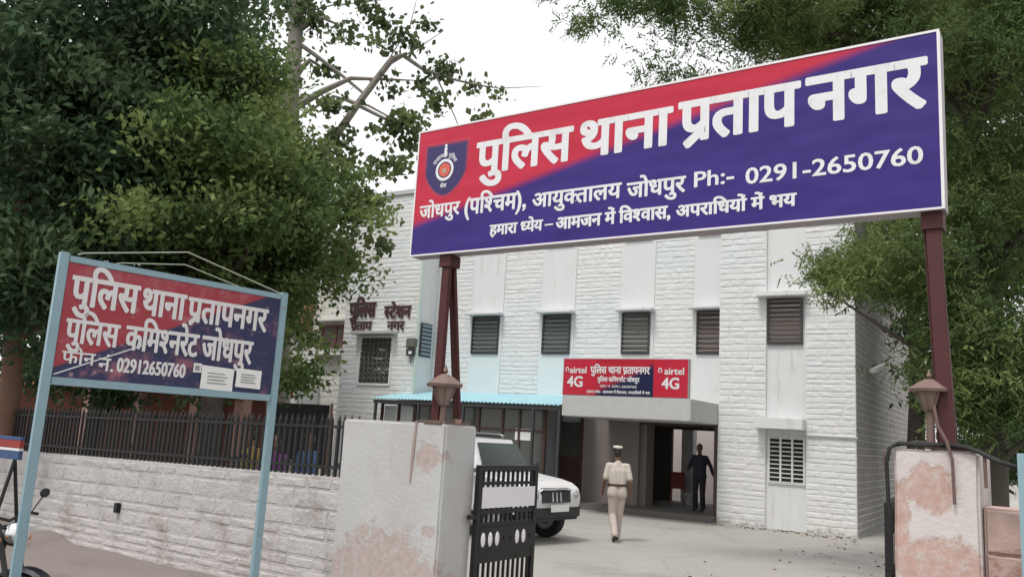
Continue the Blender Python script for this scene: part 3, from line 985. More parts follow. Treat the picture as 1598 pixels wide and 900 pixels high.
# gates
def make_gate(name, label, hx, hy, ang):
    g = thing(name, label, 'gate', gw(hx, hy, 0), GR + rad(ang))
    Wd, Ht = 1.02, 1.57
    f = MB()
    f.box(0, .055, -.025, .025, .08, Ht); f.box(Wd - .055, Wd, -.025, .025, .08, Ht)
    f.box(.055, Wd - .055, -.025, .025, Ht - .05, Ht); f.box(.055, Wd - .055, -.025, .025, .08, .13)
    f.build('gate_frame', M['black_iron'], g)
    p = MB(); p.box(.06, Wd - .06, -.034, -.026, 1.16, 1.36)
    p.build('white_plate', M['white_trim'], g)
    p = MB(); p.box(.055, Wd - .055, -.02, .02, 1.10, 1.14); p.box(.055, Wd - .055, -.02, .02, 1.38, 1.41); p.box(.055, Wd - .055, -.02, .02, .98, 1.02)
    p.box(.055, Wd - .055, -.02, .02, .64, .74); p.build('cross_bar', M['black_iron'], g)
    nb_ = 11
    for k in range(nb_):
        x = .055 + (Wd - .11) * (k + .5) / nb_
        v = MB(); v.box(x - .011, x + .011, -.011, .011, .13, Ht - .05)
        v.build('upright', M['black_iron'], g)
    # band of oval openings
    ov = MB()
    nt_ = 8
    x0_, x1_, z0_, z1_ = .055, Wd - .055, .74, .98
    tw = (x1_ - x0_) / nt_
    for k in range(nt_):
        cx, cz = x0_ + tw * (k + .5), (z0_ + z1_) / 2
        N = 24
        inner, outer = [], []
        solid = True
        for i in range(N):
            q = 2 * math.pi * i / N + math.pi / 4
            c_, s_ = math.cos(q), math.sin(q)
            inner.append((cx + c_ * tw * (.30 if not solid else .1), cz + s_ * (.068 if not solid else .02)))
            mx = max(abs(c_), abs(s_))
            outer.append((cx + c_ / mx * tw / 2, cz + s_ / mx * (z1_ - z0_) / 2))
        for yy in (-.028, .016):
            vs = [(x, yy, z) for x, z in inner] + [(x, yy, z) for x, z in outer]
            ov.add(vs, [(i, (i + 1) % N, N + (i + 1) % N, N + i) for i in range(N)])
        ov.add([(x, -.028, z) for x, z in inner] + [(x, .016, z) for x, z in inner], [(i, (i + 1) % N, N + (i + 1) % N, N + i) for i in range(N)])
    ov.build('oval_panel', M['black_iron'], g)
    for k in (0, 1, 2, 5, 6):
        cx = x0_ + tw * (k + .5)
        d_ = MB(); d_.ellipsoid((cx, -.03, (z0_ + z1_) / 2), (tw * .30, .012, .07), 14, 8); d_.build('white_medallion', M['white_trim'], g, smooth=True)
    h = MB(); h.box(-.10, .0, -.02, .02, 1.06, 1.10); h.box(-.10, .0, -.02, .02, .30, .34); h.build('hinge', M['black_iron'], g)
    for k in range(6):
        h = MB(); h.ellipsoid((.12 + k * .155, -.018, .30), (.024, .008, .06), 10, 6); h.build('white_spearhead', M['white_trim'], g)
    return g
make_gate('iron_gate', 'black iron gate leaf with white plate, swung inward from the broad left pillar', -4.19, .47, 88)
make_gate('iron_gate', 'black iron gate leaf seen nearly edge on beside the narrow right pillar', -.44, .22, 96)

# ------------------------------------------------------------------ the big overhead sign and its posts
BS = thing('overhead_signboard', 'big red and violet police signboard spanning the gateway on maroon posts', 'sign', gw(-4.87, 0, 3.6), GR)
b = MB(); b.box(0, 4.87, .0, .17, 0, 1.33); b.build('sign_box', M['sign_edge'], BS)
b = MB(); b.box(.015, 4.855, -.008, -.001, .014, 1.316); b.build('printed_face', M['main_face'], BS)
b = MB(); t = .016
b.box(0, 4.87, -.014, -.0001, 1.314, 1.332); b.box(4.852, 4.872, -.014, -.0001, 0, 1.314); b.box(.0, 4.852, -.014, -.0001, -.002, .013); b.box(-.002, .014, -.014, -.0001, .013, 1.314)
b.build('white_edging', M['white_trim'], BS)
lettering('title_lettering', [('पुलिस', .78, 1.85, .775, 1.085, .034), ('थाना', 1.95, 2.82, .78, 1.10, .034), ('प्रताप', 2.9, 3.88, .78, 1.12, .034), ('नगर', 3.95, 4.77, .77, 1.13, .034)], M['white_letter'], BS, y=-.0087)
lettering('address_lettering', [('जोधपुर', .09, .60, .39, .515, .03), ('(पश्चिम),', .67, 1.38, .375, .525, .03), ('आयुक्तालय', 1.46, 2.37, .36, .49, .03), ('जोधपुर', 2.43, 2.96, .345, .475, .03),
                                ('Ph:-', 3.04, 3.37, .37, .50, .022), ('0291-2650760', 3.47, 4.74, .345, .475, .022)], M['white_letter'], BS, y=-.0087)
lettering('motto_lettering', [('हमारा ध्येय', .99, 1.58, .14, .235, .04), ('–', 1.61, 1.69, .145, .25, .03), ('आमजन में विश्वास,', 1.73, 2.83, .132, .235, .04), ('अपराधियों में भय', 2.89, 3.86, .13, .225, .04)], M['white_letter'], BS, y=-.0087)
# shield emblem with soft dark edge: shield shape, ring, red centre, small arched lettering
def poly_part(name, pts, y, m, parent):
    p = MB(); p.add([(x, y, z) for x, z in pts], [tuple(range(len(pts)))])
    return p.build(name, m, parent)
def shield(cx, cz, s):
    out_ = []
    for i in range(33):
        t = i / 32 * 2 - 1
        out_.append((cx + t * .29 * s, cz + (.27 + .035 * math.cos(t * math.pi)) * s if abs(t) < .999 else cz + .235 * s))
    for i in range(1, 32):
        t = 1 - i / 16
        out_.append((cx + t * .29 * s * (1 if abs(t) > .99 else 1), cz - (.33 * (1 - abs(t) ** 2.4) - .235 * abs(t) ** 2.4) * s))
    return out_
def emblem_mat():
    m, n, l, p = new_mat('navy_shield_print_with_soft_edge')
    tc = n.new('ShaderNodeTexCoord'); sx = n.new('ShaderNodeSeparateXYZ'); l.new(tc.outputs['Object'], sx.inputs[0])
    dx = math_(n, l, 'DIVIDE', math_(n, l, 'ABSOLUTE', math_(n, l, 'SUBTRACT', sx.outputs['X'], .385)), .29)
    dz = math_(n, l, 'SUBTRACT', sx.outputs['Z'], .90)
    low = math_(n, l, 'SUBTRACT', math_(n, l, 'DIVIDE', math_(n, l, 'MULTIPLY', dz, -1), .32), 0)
    hi = math_(n, l, 'DIVIDE', dz, .27)
    dlow = math_(n, l, 'ADD', math_(n, l, 'POWER', dx, 1.7), math_(n, l, 'POWER', math_(n, l, 'MAXIMUM', low, 0.0), 1.5))
    dd = math_(n, l, 'MAXIMUM', math_(n, l, 'MAXIMUM', dlow, dx), hi)
    f = ramp(n, l, dd, .82, 1.0)
    c = mix(n, l, f, (.020, .012, .10), (.48, .018, .048))
    l.new(c, p.inputs['Base Color']); p.inputs['Roughness'].default_value = .33
    return m
def shield_outline():
    pts = []
    for k in range(25):                       # top edge, right to left
        t = 1 - k / 12
        pts.append((.385 + .292 * t, 1.172))
    for k in range(1, 24):                    # curved sides meeting at the point below
        t = -1 + k / 12
        lo = max(0.0, 1 - abs(t) ** 1.7) ** (1 / 1.5)
        pts.append((.385 + .292 * t, .90 - .322 * lo))
    return pts
poly_part('shield_emblem', shield_outline(), -.0092, emblem_mat(), BS)
b = MB(); b.lathe([(.085, 0), (.115, 0)], c=(.375, -.0125, .87), seg=36, axis='y'); b.build('emblem_ring', M['white_letter'], BS)
b = MB(); b.lathe([(0, 0), (.072, 0)], c=(.375, -.0125, .87), seg=30, axis='y'); b.build('emblem_disc', M['orange_print'], BS)
b = MB(); b.lathe([(0, 0), (.03, 0)], c=(.375, -.0145, .86), seg=20, axis='y'); b.build('emblem_centre', M['terracotta'], BS)
# pillar-like device above and small words around
b = MB()
b.lathe([(0, 0), (.017, 0)], c=(.375, -.0125, 1.125), seg=14, axis='y')
b.lathe([(0, 0), (.020, 0)], c=(.375, -.0128, 1.09), seg=14, axis='y')
b.box(.358, .392, -.0132, -.0128, 1.035, 1.08); b.box(.364, .386, -.0136, -.0132, 1.005, 1.037)
b.build('emblem_crest', M['white_letter'], BS)
def arc_words(s, cx, cz, R, a0, a1, h):
    mb = MB()
    vs, fs, wd = text_geo(s)
    for k, (ox, oz) in enumerate([(0, 0), (.03, 0), (0, .03)]):
        pts = []
        for vx, vy in vs:
            q = a0 + (a1 - a0) * (vx + ox) / wd
            r_ = R + (vy + oz) * h / .622
            pts.append((cx + r_ * math.cos(q), -.0125 - k * .0002, cz + r_ * math.sin(q)))
        mb.add(pts, fs)
    return mb
ar = arc_words('राजस्थान पुलिस', .375, .87, .135, rad(152), rad(28), .040)
ar.build('emblem_words', M['white_letter'], BS)
lettering('emblem_base_word', [('सेवा', .335, .415, .685, .722, .03)], M['white_letter'], BS, y=-.0125)

def aframe(name, label, x, ztop, zbot, y_top, spread, shift, lean=0):
    t = thing(name, label, 'sign post', gw(x, y_top, zbot), GR)
    for s in (-1, 1):
        b = MB()
        H = ztop - zbot
        b.bar((lean, shift + s * spread, 0), (0, s * .035, H), .095 if s < 0 else .065, .05, side=(1, 0, 0))
        # channel flange
        b.bar((lean - .06, shift + s * spread + .035, 0), (-.06, s * .035 + .035, H), .012, .06, side=(1, 0, 0))
        b.build('leg', M['maroon'], t, bevel=.004)
    b = MB()
    b.box(-.07, .07, -.08, .08, H - .12, H - .004)
    b.build('head_plate', M['maroon'], t)
    b = MB(); b.box(lean - .12, lean + .10, shift - spread - .045, shift + spread + .06, 0, .03)
    b.build('base_plate', M['rust'], t)
    return t
aframe('sign_post', 'maroon steel post of two splayed legs on the broad left pillar, under the big sign', -4.43, 3.598, 1.945, .10, .175, .12, .01)
aframe('sign_post', 'maroon steel post on the narrow right pillar, under the big sign', -.09, 3.598, 1.955, .12, .12, .06, .06)

def lantern(label, loc, s, stem):
    t = thing('lantern', label, 'lantern', loc, GR + .3)
    b = MB(); b.lathe([(.0, 0), (.045, 0), (.045, .02), (.028, .03), (.026, stem), (.05, stem + .01)], seg=10); b.build('stem', M['lantern'], t, smooth=True)
    z = stem + .01
    b = MB(); b.lathe([(.05 * s, z), (.13 * s, z + .20 * s)], seg=6); b.build('lamp_glass', M['lantern_glass'], t)
    b = MB()
    for k in range(6):
        q = 2 * math.pi * k / 6
        b.bar((.052 * s * math.cos(q), .052 * s * math.sin(q), z), (.134 * s * math.cos(q), .134 * s * math.sin(q), z + .2 * s), .014, .014)
    b.build('lamp_ribs', M['lantern'], t)
    b = MB(); b.lathe([(.0, z + .2 * s), (.20 * s, z + .195 * s), (.21 * s, z + .225 * s), (.10 * s, z + .30 * s), (.045 * s, z + .33 * s), (.0, z + .335 * s)], seg=6); b.build('lamp_roof', M['lantern'], t)
    b = MB(); b.lathe([(0.0, z + .33 * s), (.02 * s, z + .34 * s), (.032 * s, z + .365 * s), (.02 * s, z + .39 * s), (.006 * s, z + .43 * s), (0, z + .44 * s)], seg=10); b.build('finial', M['lantern'], t, smooth=True)
    return t
lantern('dusty brown lantern on the broad left pillar, in front of the splayed post', gw(-4.345, .05, 1.945), .90, .165)
lantern('dusty brown lantern on the narrow right pillar, below the big sign', gw(-.135, .06, 1.955), .64, .25)
BW2 = MB(); BW2.lathe([(0, 0), (.035, 0), (.052, .045), (.056, .05), (.048, .048), (.032, .01), (0, .008)], seg=18)
tag(BW2.build('clay_bowl', M['terracotta'], None, smooth=True, loc=gw(-4.33, .26, 1.95)), 'small pinkish clay bowl on top of the broad left pillar', 'bowl')

# ------------------------------------------------------------------ left roadside signboard
LS = thing('roadside_signboard', 'weathered red and navy painted signboard on pale blue pipe posts before the rubble wall', 'sign', LA, LR)
for x in (0, 2.0):
    b = MB(); b.box(x - .034, x + .034, -.03, .03, .0, 3.10); b.build('post', M['blue_pipe'], LS, bevel=.006)
b = MB(); b.box(.04, 1.96, -.025, .025, 2.06, 2.12); b.build('cross_rail', M['blue_pipe'], LS)
b = MB(); b.box(.04, 1.96, -.02, .02, 3.03, 3.08); b.build('cross_rail', M['blue_pipe'], LS)
b = MB(); b.box(.04, 1.96, -.012, .012, 2.122, 3.028); b.build('sign_panel', M['old_face'], LS)
for o in LS.children:
    if o.name.startswith('sign_panel'):
        me = o.data
        for v in me.vertices: v.co.z -= 2.12
        o.location.z = 2.12
lettering('name_lettering', [('पुलिस', .09, .62, 2.70, 2.925, .026), ('थाना', .66, 1.03, 2.70, 2.915, .026), ('प्रतापनगर', 1.06, 1.84, 2.70, 2.905, .026)], M['old_letter'], LS, y=-.016)
lettering('office_lettering', [('पुलिस', .09, .50, 2.40, 2.58, .024), ('कमिश्नरेट', .56, 1.19, 2.395, 2.585, .024), ('जोधपुर', 1.23, 1.72, 2.385, 2.585, .024)], M['old_letter'], LS, y=-.016)
lettering('phone_lettering', [('फोन', .09, .34, 2.235, 2.325, .02), ('नं.', .37, .49, 2.20, 2.30, .02), ('02912650760', .52, 1.10, 2.205, 2.318, .03)], M['old_letter'], LS, y=-.016)
b = MB()
for (x, z) in ((.30, 2.98),):
    b.box(x, x + .02, -.0145, -.0125, z, z + .01)
b = MB(); b.bar((.05, -.0128, 2.14), (.74, -.0128, 2.455), .001, .010, side=(0, 1, 0)); b.build('white_scratch', M['old_letter'], LS)
def paper_notice(label, x0, x1, z0, z1, rot):
    t = thing('paper_notice', label, 'notice', LA + Matrix.Rotation(LR, 3, 'Z') @ Vector((x0, -.019, z0)), LR)
    b = MB()
    for i in range(6):
        for j in range(5):
            pass
    N = 6
    for j in range(N + 1):
        for i in range(N + 1):
            u, v = i / N, j / N
            b.v.append(((x1 - x0) * u, -.001 - .004 * math.sin(u * 5 + v * 3) ** 2, (z1 - z0) * v + rot * u))
    for j in range(N):
        for i in range(N):
            a = j * (N + 1) + i
            b.f.append((a, a + 1, a + N + 2, a + N + 1))
    b.build('sheet', M['paper'], t)
    b = MB()
    for k in range(4):
        zz = (z1 - z0) * (.25 + .14 * k)
        b.box((x1 - x0) * .18, (x1 - x0) * (.8 - .07 * (k % 2)), -.0085, -.0075, zz, zz + .006)
    b.build('print_lines', M['shutter_grey'], t)
paper_notice('larger torn white paper pasted on the navy corner of the roadside signboard', 1.25, 1.56, 2.125, 2.33, -.01)
paper_notice('smaller white paper pasted at the right edge of the roadside signboard', 1.585, 1.84, 2.165, 2.335, -.005)
paper_notice('narrow white paper scrap pasted left of the torn papers', 1.17, 1.245, 2.26, 2.34, 0)
# stay rods above the sign
b = MB()
b.tube([(.10, 0, 3.10), (.14, 0, 3.12), (1.0, 0, 3.30), (1.95, 0, 3.09)], .007, 6)
b.tube([(.40, .02, 3.08), (.45, .02, 3.10), (1.0, .02, 3.19), (1.6, .02, 3.07)], .006, 6)
b.build('stay_rod', mat('rusty_pale_rod', (.30, .33, .24), .6, var=.2), LS)

# second board at the right edge of the picture
RS = thing('edge_signboard', 'pale blue framed signboard standing before the pink wall at the right', 'sign', gw(.37, -.12, 0), GR)
b = MB(); b.box(0, .05, 0, .05, 0, 1.96); b.box(1.5, 1.55, 0, .05, 0, 1.96); b.build('post', M['blue_pipe'], RS)
b = MB(); b.box(.05, 1.5, .01, .04, 1.0, 1.94); b.build('sign_panel', mat('pale_blue_sign_paint', (.34, .55, .66), .5), RS)
b = MB(); b.box(.05, 1.5, .0, .05, 1.942, 1.965); b.box(.05, 1.5, .0, .05, .97, .998); b.build('sign_frame', M['white_trim'], RS)
# shed behind the right wall
SH = thing('roadside_shed', 'low shed with maroon sheet roof behind the pink wall', 'shed', gw(.9, 1.2, 0), GR)
b = MB(); b.box(0, 5, 0, 2.2, 0, 2.05); b.build('wall', M['stone_wing'], SH)
b = MB(); b.add([(-.25, -.2, 2.06), (5.2, -.2, 2.06), (5.2, 2.4, 2.25), (-.25, 2.4, 2.25), (-.25, -.2, 2.12), (5.2, -.2, 2.12), (5.2, 2.4, 2.31), (-.25, 2.4, 2.31)],
                [(0, 3, 2, 1), (4, 5, 6, 7), (0, 1, 5, 4), (1, 2, 6, 5), (2, 3, 7, 6), (3, 0, 4, 7)]); b.build('roof', M['maroon_sheet'], SH)

# ------------------------------------------------------------------ people
def caps(mb, a, b, ra, rb, seg=12):
    a, b = Vector(a), Vector(b)
    pts, rs = [], []
    t = (b - a)
    L = t.length
    t.normalize()
    for k in range(4):
        q = math.pi / 2 * (1 - k / 4)
        pts.append(a - t * ra * math.sin(q)); rs.append(max(.002, ra * math.cos(q)))
    for k in range(1, 4):
        pts.append(a.lerp(b, k / 4)); rs.append(ra + (rb - ra) * k / 4)
    for k in range(5):
        q = math.pi / 2 * k / 4
        pts.append(b + t * rb * math.sin(q)); rs.append(max(.002, rb * math.cos(q)))
    mb.tube(pts, rs, seg)
def fuse(name, mb, m, parent, vox=.011, smooth=6):
    me = mb.mesh(name)
    o = bpy.data.objects.new(name, me)
    COL.objects.link(o)
    md = o.modifiers.new('r', 'REMESH'); md.mode = 'VOXEL'; md.voxel_size = vox
    ms = o.modifiers.new('s', 'SMOOTH'); ms.iterations = smooth; ms.factor = .5
    dg = bpy.context.evaluated_depsgraph_get(); dg.update()
    me2 = bpy.data.meshes.new_from_object(o.evaluated_get(dg))
    bpy.data.objects.remove(o)
    me2.shade_smooth()
    me2.materials.clear()
    me2.name = name
    return link(name, me2, m, parent)
def person(label, loc, rotz, pose, shirt, trousers, group=None, cap=False, skirt=False, scale=1.0, long_sleeve=False, untucked=False):
    """stands at the origin facing +Y (its right is +X). pose: joint dictionary."""
    t = thing('person', label, 'person', loc, rotz, group)
    t.scale = (scale,) * 3
    P = dict(pelvis=(0, 0, .93), chest=(0, 0, 1.25), neck=(0, .0, 1.46), head=(0, .015, 1.63),
             shR=(.175, 0, 1.385), shL=(-.175, 0, 1.385), elR=(.245, -.03, 1.13), elL=(-.245, -.03, 1.13), haR=(.26, .05, .88), haL=(-.26, .05, .88),
             hipR=(.09, 0, .90), hipL=(-.09, 0, .90), knR=(.10, .03, .49), knL=(-.10, .03, .49), anR=(.10, -.02, .08), anL=(-.10, -.02, .08))
    P.update(pose)
    V = {k: Vector(v) for k, v in P.items()}
    # skin: one continuous body
    b = MB()
    caps(b, V['pelvis'], V['chest'], .105, .115)
    caps(b, V['chest'], V['neck'] - Vector((0, 0, .05)), .115, .07)
    caps(b, V['neck'] - Vector((0, 0, .06)), V['head'] - Vector((0, .01, .04)), .055, .052)
    h = V['head']
    b.ellipsoid(h + Vector((0, 0, .02)), (.076, .094, .105)); b.ellipsoid(h + Vector((0, .03, -.06)), (.055, .06, .06))
    b.ellipsoid(h + Vector((0, .098, -.01)), (.014, .022, .026), 8, 6)
    for s in (-1, 1):
        b.ellipsoid(h + Vector((s * .080, -.005, .0)), (.012, .022, .034), 8, 6)
        b.ellipsoid(h + Vector((s * .03, .086, .03)), (.016, .010, .010), 8, 6)
    b.ellipsoid(h + Vector((0, .088, -.058)), (.024, .010, .008), 8, 6)
    for sd_, s in (('R', 1), ('L', -1)):
        caps(b, V['neck'] - Vector((0, 0, .09)), V['sh' + sd_], .06, .055)
        caps(b, V['sh' + sd_], V['el' + sd_], .05, .04)
        caps(b, V['el' + sd_], V['ha' + sd_], .041, .027)
        # hand: palm, four fingers slightly curled, thumb
        d = (V['ha' + sd_] - V['el' + sd_]).normalized()
        fwd = Vector((0, 1, 0)); fwd = (fwd - d * fwd.dot(d)).normalized()
        inn = d.cross(fwd) * (1 if s > 0 else -1)
        p0 = V['ha' + sd_]
        caps(b, p0 + d * .02, p0 + d * .085, .024, .028)
        caps(b, p0 + d * .03 + fwd * .015, p0 + d * .085 + fwd * .022, .018, .018)
        for k, (o_, ln_) in enumerate(((.032, .07), (.011, .08), (-.011, .074), (-.031, .058))):
            q0 = p0 + d * .095 + fwd * o_
            q1 = q0 + d * ln_ * .55 + inn * .008
            q2 = q1 + d * ln_ * .42 + inn * .028
            caps(b, q0, q1, .0105, .0095, 8); caps(b, q1, q2, .0095, .008, 8)
        caps(b, p0 + d * .035 + fwd * .03, p0 + d * .085 + fwd * .062 + inn * .012, .0125, .009, 8)
        caps(b, V['hip' + sd_], V['kn' + sd_], .07, .052)
        caps(b, V['kn' + sd_], V['an' + sd_], .05, .036)
        caps(b, V['an' + sd_], V['an' + sd_] + Vector((0, .10, -.035)), .036, .028)
    fuse('body', b, M['skin'], t, .0085, 4)
    # shirt
    b = MB()
    lo = V['pelvis'] + Vector((0, 0, .07 if not untucked else -.10))
    for xo in (-.075, 0, .075):
        caps(b, lo + Vector((xo * .85, 0, .06)), V['chest'] + Vector((xo, 0, .03)), .112, .122)
        caps(b, V['chest'] + Vector((xo, 0, .0)), V['neck'] + Vector((xo * .9, 0, -.12)), .122, .085)
    caps(b, V['neck'] - Vector((0, 0, .08)), V['neck'] - Vector((0, 0, .02)), .08, .066)
    for sd_ in 'RL':
        caps(b, V['neck'] - Vector((0, 0, .085)), V['sh' + sd_] + Vector((0, 0, .0)), .07, .066)
        e = V['sh' + sd_].lerp(V['el' + sd_], .78 if not long_sleeve else 1.0)
        caps(b, V['sh' + sd_], e, .066, .060 if not long_sleeve else .052)
        if long_sleeve:
            caps(b, V['el' + sd_], V['el' + sd_].lerp(V['ha' + sd_], .93), .055, .042)
    fuse('shirt', b, shirt, t, .012, 5)
    # trousers
    b = MB()
    if skirt:
        pts = [V['pelvis'] + Vector((0, 0, .1)), V['pelvis'], Vector((0, 0, .5)), Vector((0, .0, .1))]
        b.tube(pts, [.14, .18, .22, .27], 18)
    else:
        for xo in (-.06, .06):
            caps(b, V['pelvis'] + Vector((xo, 0, .09)), V['pelvis'] + Vector((xo * 1.3, -.012, -.05)), .112, .118)
        for sd_ in 'RL':
            caps(b, V['hip' + sd_], V['kn' + sd_], .100, .076)
            caps(b, V['kn' + sd_], V['an' + sd_] + Vector((0, 0, -.0)), .075, .068)
    fuse('trousers' if not skirt else 'skirt', b, trousers, t, .012, 5)
    for sd_ in 'RL':
        b = MB()
        a = V['an' + sd_]
        fa = Vector(pose.get('toe' + sd_, (0, 1, -.25))).normalized()
        caps(b, a + Vector((0, -.02, -.03)), a + fa * .16 + Vector((0, 0, -.015)), .045, .038)
        fuse('shoe', b, M['shoe'], t, .012, 3)
    b = MB()
    b.ellipsoid(h + Vector((0, -.016, .033)), (.081, .094, .102))
    b.ellipsoid(h + Vector((0, -.045, .0)), (.072, .062, .06))
    if skirt: b.ellipsoid(h + Vector((0, -.07, -.12)), (.07, .05, .14))
    fuse('hair', b, M['hair'], t, .012, 3)
    if cap:
        b = MB(); b.lathe([(.0, .0), (.088, .0), (.09, .035), (.0, .036)], c=tuple(h + Vector((0, -.012, .075))), seg=24)
        me = b.mesh('cap_band', True); link('cap_band', me, M['shoe'], t)
        b = MB(); b.lathe([(.084, .0), (.092, .018), (.093, .03), (.08, .042), (.0, .046)], c=tuple(h + Vector((0, -.015, .108))), seg=24)
        for i, v in enumerate(b.v): b.v[i] = (v[0], v[1], v[2] + .12 * (v[1] - h.y) )
        link('cap_crown', b.mesh('cap_crown', True), mat('pale_khaki_cap_cloth', (.52, .47, .42), .8), t)
        b = MB()
        for k in range(13):
            q = math.pi * k / 12
            b.v += [(h.x + .088 * math.cos(q), h.y + .088 * math.sin(q) - .012, h.z + .085), (h.x + .10 * math.cos(q), h.y - .012 + .15 * math.sin(q), h.z + .06)]
        for k in range(12): b.f.append((2 * k, 2 * k + 2, 2 * k + 3, 2 * k + 1))
        link('cap_visor', b.mesh('cap_visor', True), M['shoe'], t)
        b = MB()
        pz = V['pelvis'].z + .085
        b.lathe([(.182, 0), (.190, .003), (.190, .042), (.182, .045)], c=(0, 0, pz), seg=40)
        for i, v in enumerate(b.v): b.v[i] = (v[0], v[1] * .665, v[2])
        link('belt', b.mesh('belt', True), M['belt'], t)
    return t
hd = math.atan2(-2.22, 16.21)
person('policeman in cream khaki uniform, brown belt and peaked cap walking towards the entrance', (2.22, 16.21, .006), .03,
       dict(knR=(.07, .10, .50), anR=(.055, .20, .085), knL=(-.07, .05, .50), anL=(-.05, -.20, .15), toeL=(0, 1, -.75), hipR=(.085, .02, .9), hipL=(-.085, -.01, .9),
            elR=(.235, -.07, 1.11), haR=(.255, .02, .87), elL=(-.24, -.01, 1.12), haL=(-.245, .16, .92), head=(-.012, .04, 1.615), chest=(.005, .015, 1.25)), M['khaki'], M['khaki_trouser'], cap=True)
pp = fw(-4.16, 1.3, .16)
person('person in navy clothes standing in the dark entrance passage with elbow out', pp, 2.6,
       dict(elL=(-.30, -.04, 1.15), haL=(-.40, .14, .99), elR=(.27, .0, 1.14), haR=(.22, .24, 1.08), head=(0, .03, 1.62)), M['navy'], M['charcoal'], long_sleeve=True, untucked=True, scale=1.0)
person('woman in purple behind the right end of the railing', Pd(430, 700, 13.2) * 1 - Vector((0, 0, Pd(430, 700, 13.2).z)), 2.8,
       dict(haR=(.12, .26, 1.05), haL=(-.12, .26, 1.05), elR=(.27, .05, 1.12), elL=(-.27, .05, 1.12)), M['purple'], M['pink'], skirt=True, untucked=True, scale=.95)
person('person in ochre shirt behind the railing, beside the signboard post', Pd(395, 700, 13.6) - Vector((0, 0, Pd(395, 700, 13.6).z)), 1.2,
       dict(), M['ochre'], M['charcoal'], untucked=True, scale=.98)
person('person in dark blue behind the railing, near the end of the wall', Pd(482, 690, 13.9) - Vector((0, 0, Pd(482, 690, 13.9).z)), -2.0,
       dict(), M['blue_cloth'], M['charcoal'], long_sleeve=True, untucked=True, scale=.98)

# ------------------------------------------------------------------ white SUV
CARH = rad(-45 + 3)
CAR = thing('parked_suv', 'white SUV with dark grille parked inside the gate beside the veranda', 'car', (0, 0, 0), 0)
def arch(cx, r, z0, n=10):
    return [(cx + r * math.cos(math.pi * k / n), max(z0, .36 + r * math.sin(math.pi * k / n))) for k in range(n + 1)]
HWD = .84
prof = [(-.05, .62), (-.015, .74), (-.03, .90), (-.09, .985), (-.22, 1.045), (-.5, 1.095), (-.85, 1.13), (-1.2, 1.165), (-4.12, 1.17), (-4.2, 1.05), (-4.2, .45)]
prof += arch(-3.42, .42, .45)[::-1][:0]
def arch_pts(cx, r):
    return [(cx - r * math.cos(math.pi * k / 10), .45 + r * .95 * math.sin(math.pi * k / 10)) for k in range(11)]
prof += arch_pts(-3.42, .43) + arch_pts(-.78, .43) + [(-.1, .45)]
b = MB(); b.prism(prof, -HWD, HWD)
body_me = b.mesh('body', True, bevel=.075, seg=3)
for v in body_me.vertices:      # the nose narrows in plan
    if v.co.x > -1.0: v.co.y *= 1 - .10 * (v.co.x + 1.0) ** 2
    if v.co.z > 1.0 and v.co.x > -1.2: v.co.y *= .95
link('body', body_me, M['white_car'], CAR)
def loft4(mb, lo, hi):
    vs = lo + hi
    mb.add(vs, [(0, 1, 2, 3), (7, 6, 5, 4), (0, 4, 5, 1), (1, 5, 6, 2), (2, 6, 7, 3), (3, 7, 4, 0)])
b = MB(); loft4(b, [(-1.20, -.78, 1.14), (-1.20, .78, 1.14), (-4.14, .78, 1.14), (-4.14, -.78, 1.14)], [(-1.56, -.64, 1.75), (-1.56, .64, 1.75), (-4.05, .64, 1.80), (-4.05, -.64, 1.80)])
cab = b.build('cabin', M['white_car'], CAR, smooth=True, bevel=.085)
def on_face(a, b_, c, d, u, v): return (Vector(a).lerp(Vector(b_), u)).lerp(Vector(d).lerp(Vector(c), u), v)
b = MB()
A_, B_, C_, D_ = (-1.20, -.78, 1.14), (-1.20, .78, 1.14), (-1.56, .64, 1.75), (-1.56, -.64, 1.75)
o_ = Vector((.010, 0, .008))
b.quad(*[on_face(A_, B_, C_, D_, u, v) + o_ for u, v in ((.07, .06), (.93, .06), (.93, .88), (.07, .88))])
b.build('windscreen', M['car_glass'], cab)
for s in (-1, 1):
    b = MB()
    A_, B_, C_, D_ = (-1.20, s * .78, 1.14), (-4.14, s * .78, 1.14), (-4.05, s * .64, 1.80), (-1.56, s * .64, 1.75)
    for u0, u1 in ((.06, .30), (.34, .60), (.64, .95)):
        b.quad(*[on_face(A_, B_, C_, D_, u, v) + Vector((0, s * .008, .002)) for u, v in ((u0, .10), (u1, .10), (u1 if u0 > .1 else .30, .86), (u0 + (.03 if u0 < .1 else 0), .86))])
    b.build('side_window', M['car_glass'], cab)
b = MB()
for s in (-1, 1):
    b.tube([(-1.85, s * .56, 1.83), (-3.9, s * .58, 1.86)], .016, 8)
    for x in (-1.9, -2.9, -3.85): b.tube([(x, s * .57, 1.77), (x, s * .57, 1.845)], .014, 6)
for x in (-1.95, -2.5, -3.1): b.tube([(x, -.57, 1.85), (x, .57, 1.85)], .014, 6)
b.build('roof_rack', M['chrome'], CAR)
b = MB(); b.box(-2.1, -1.88, -.5, .5, 1.79, 1.835); b.build('roof_light_bar', M['dark_plastic'], CAR, bevel=.012)
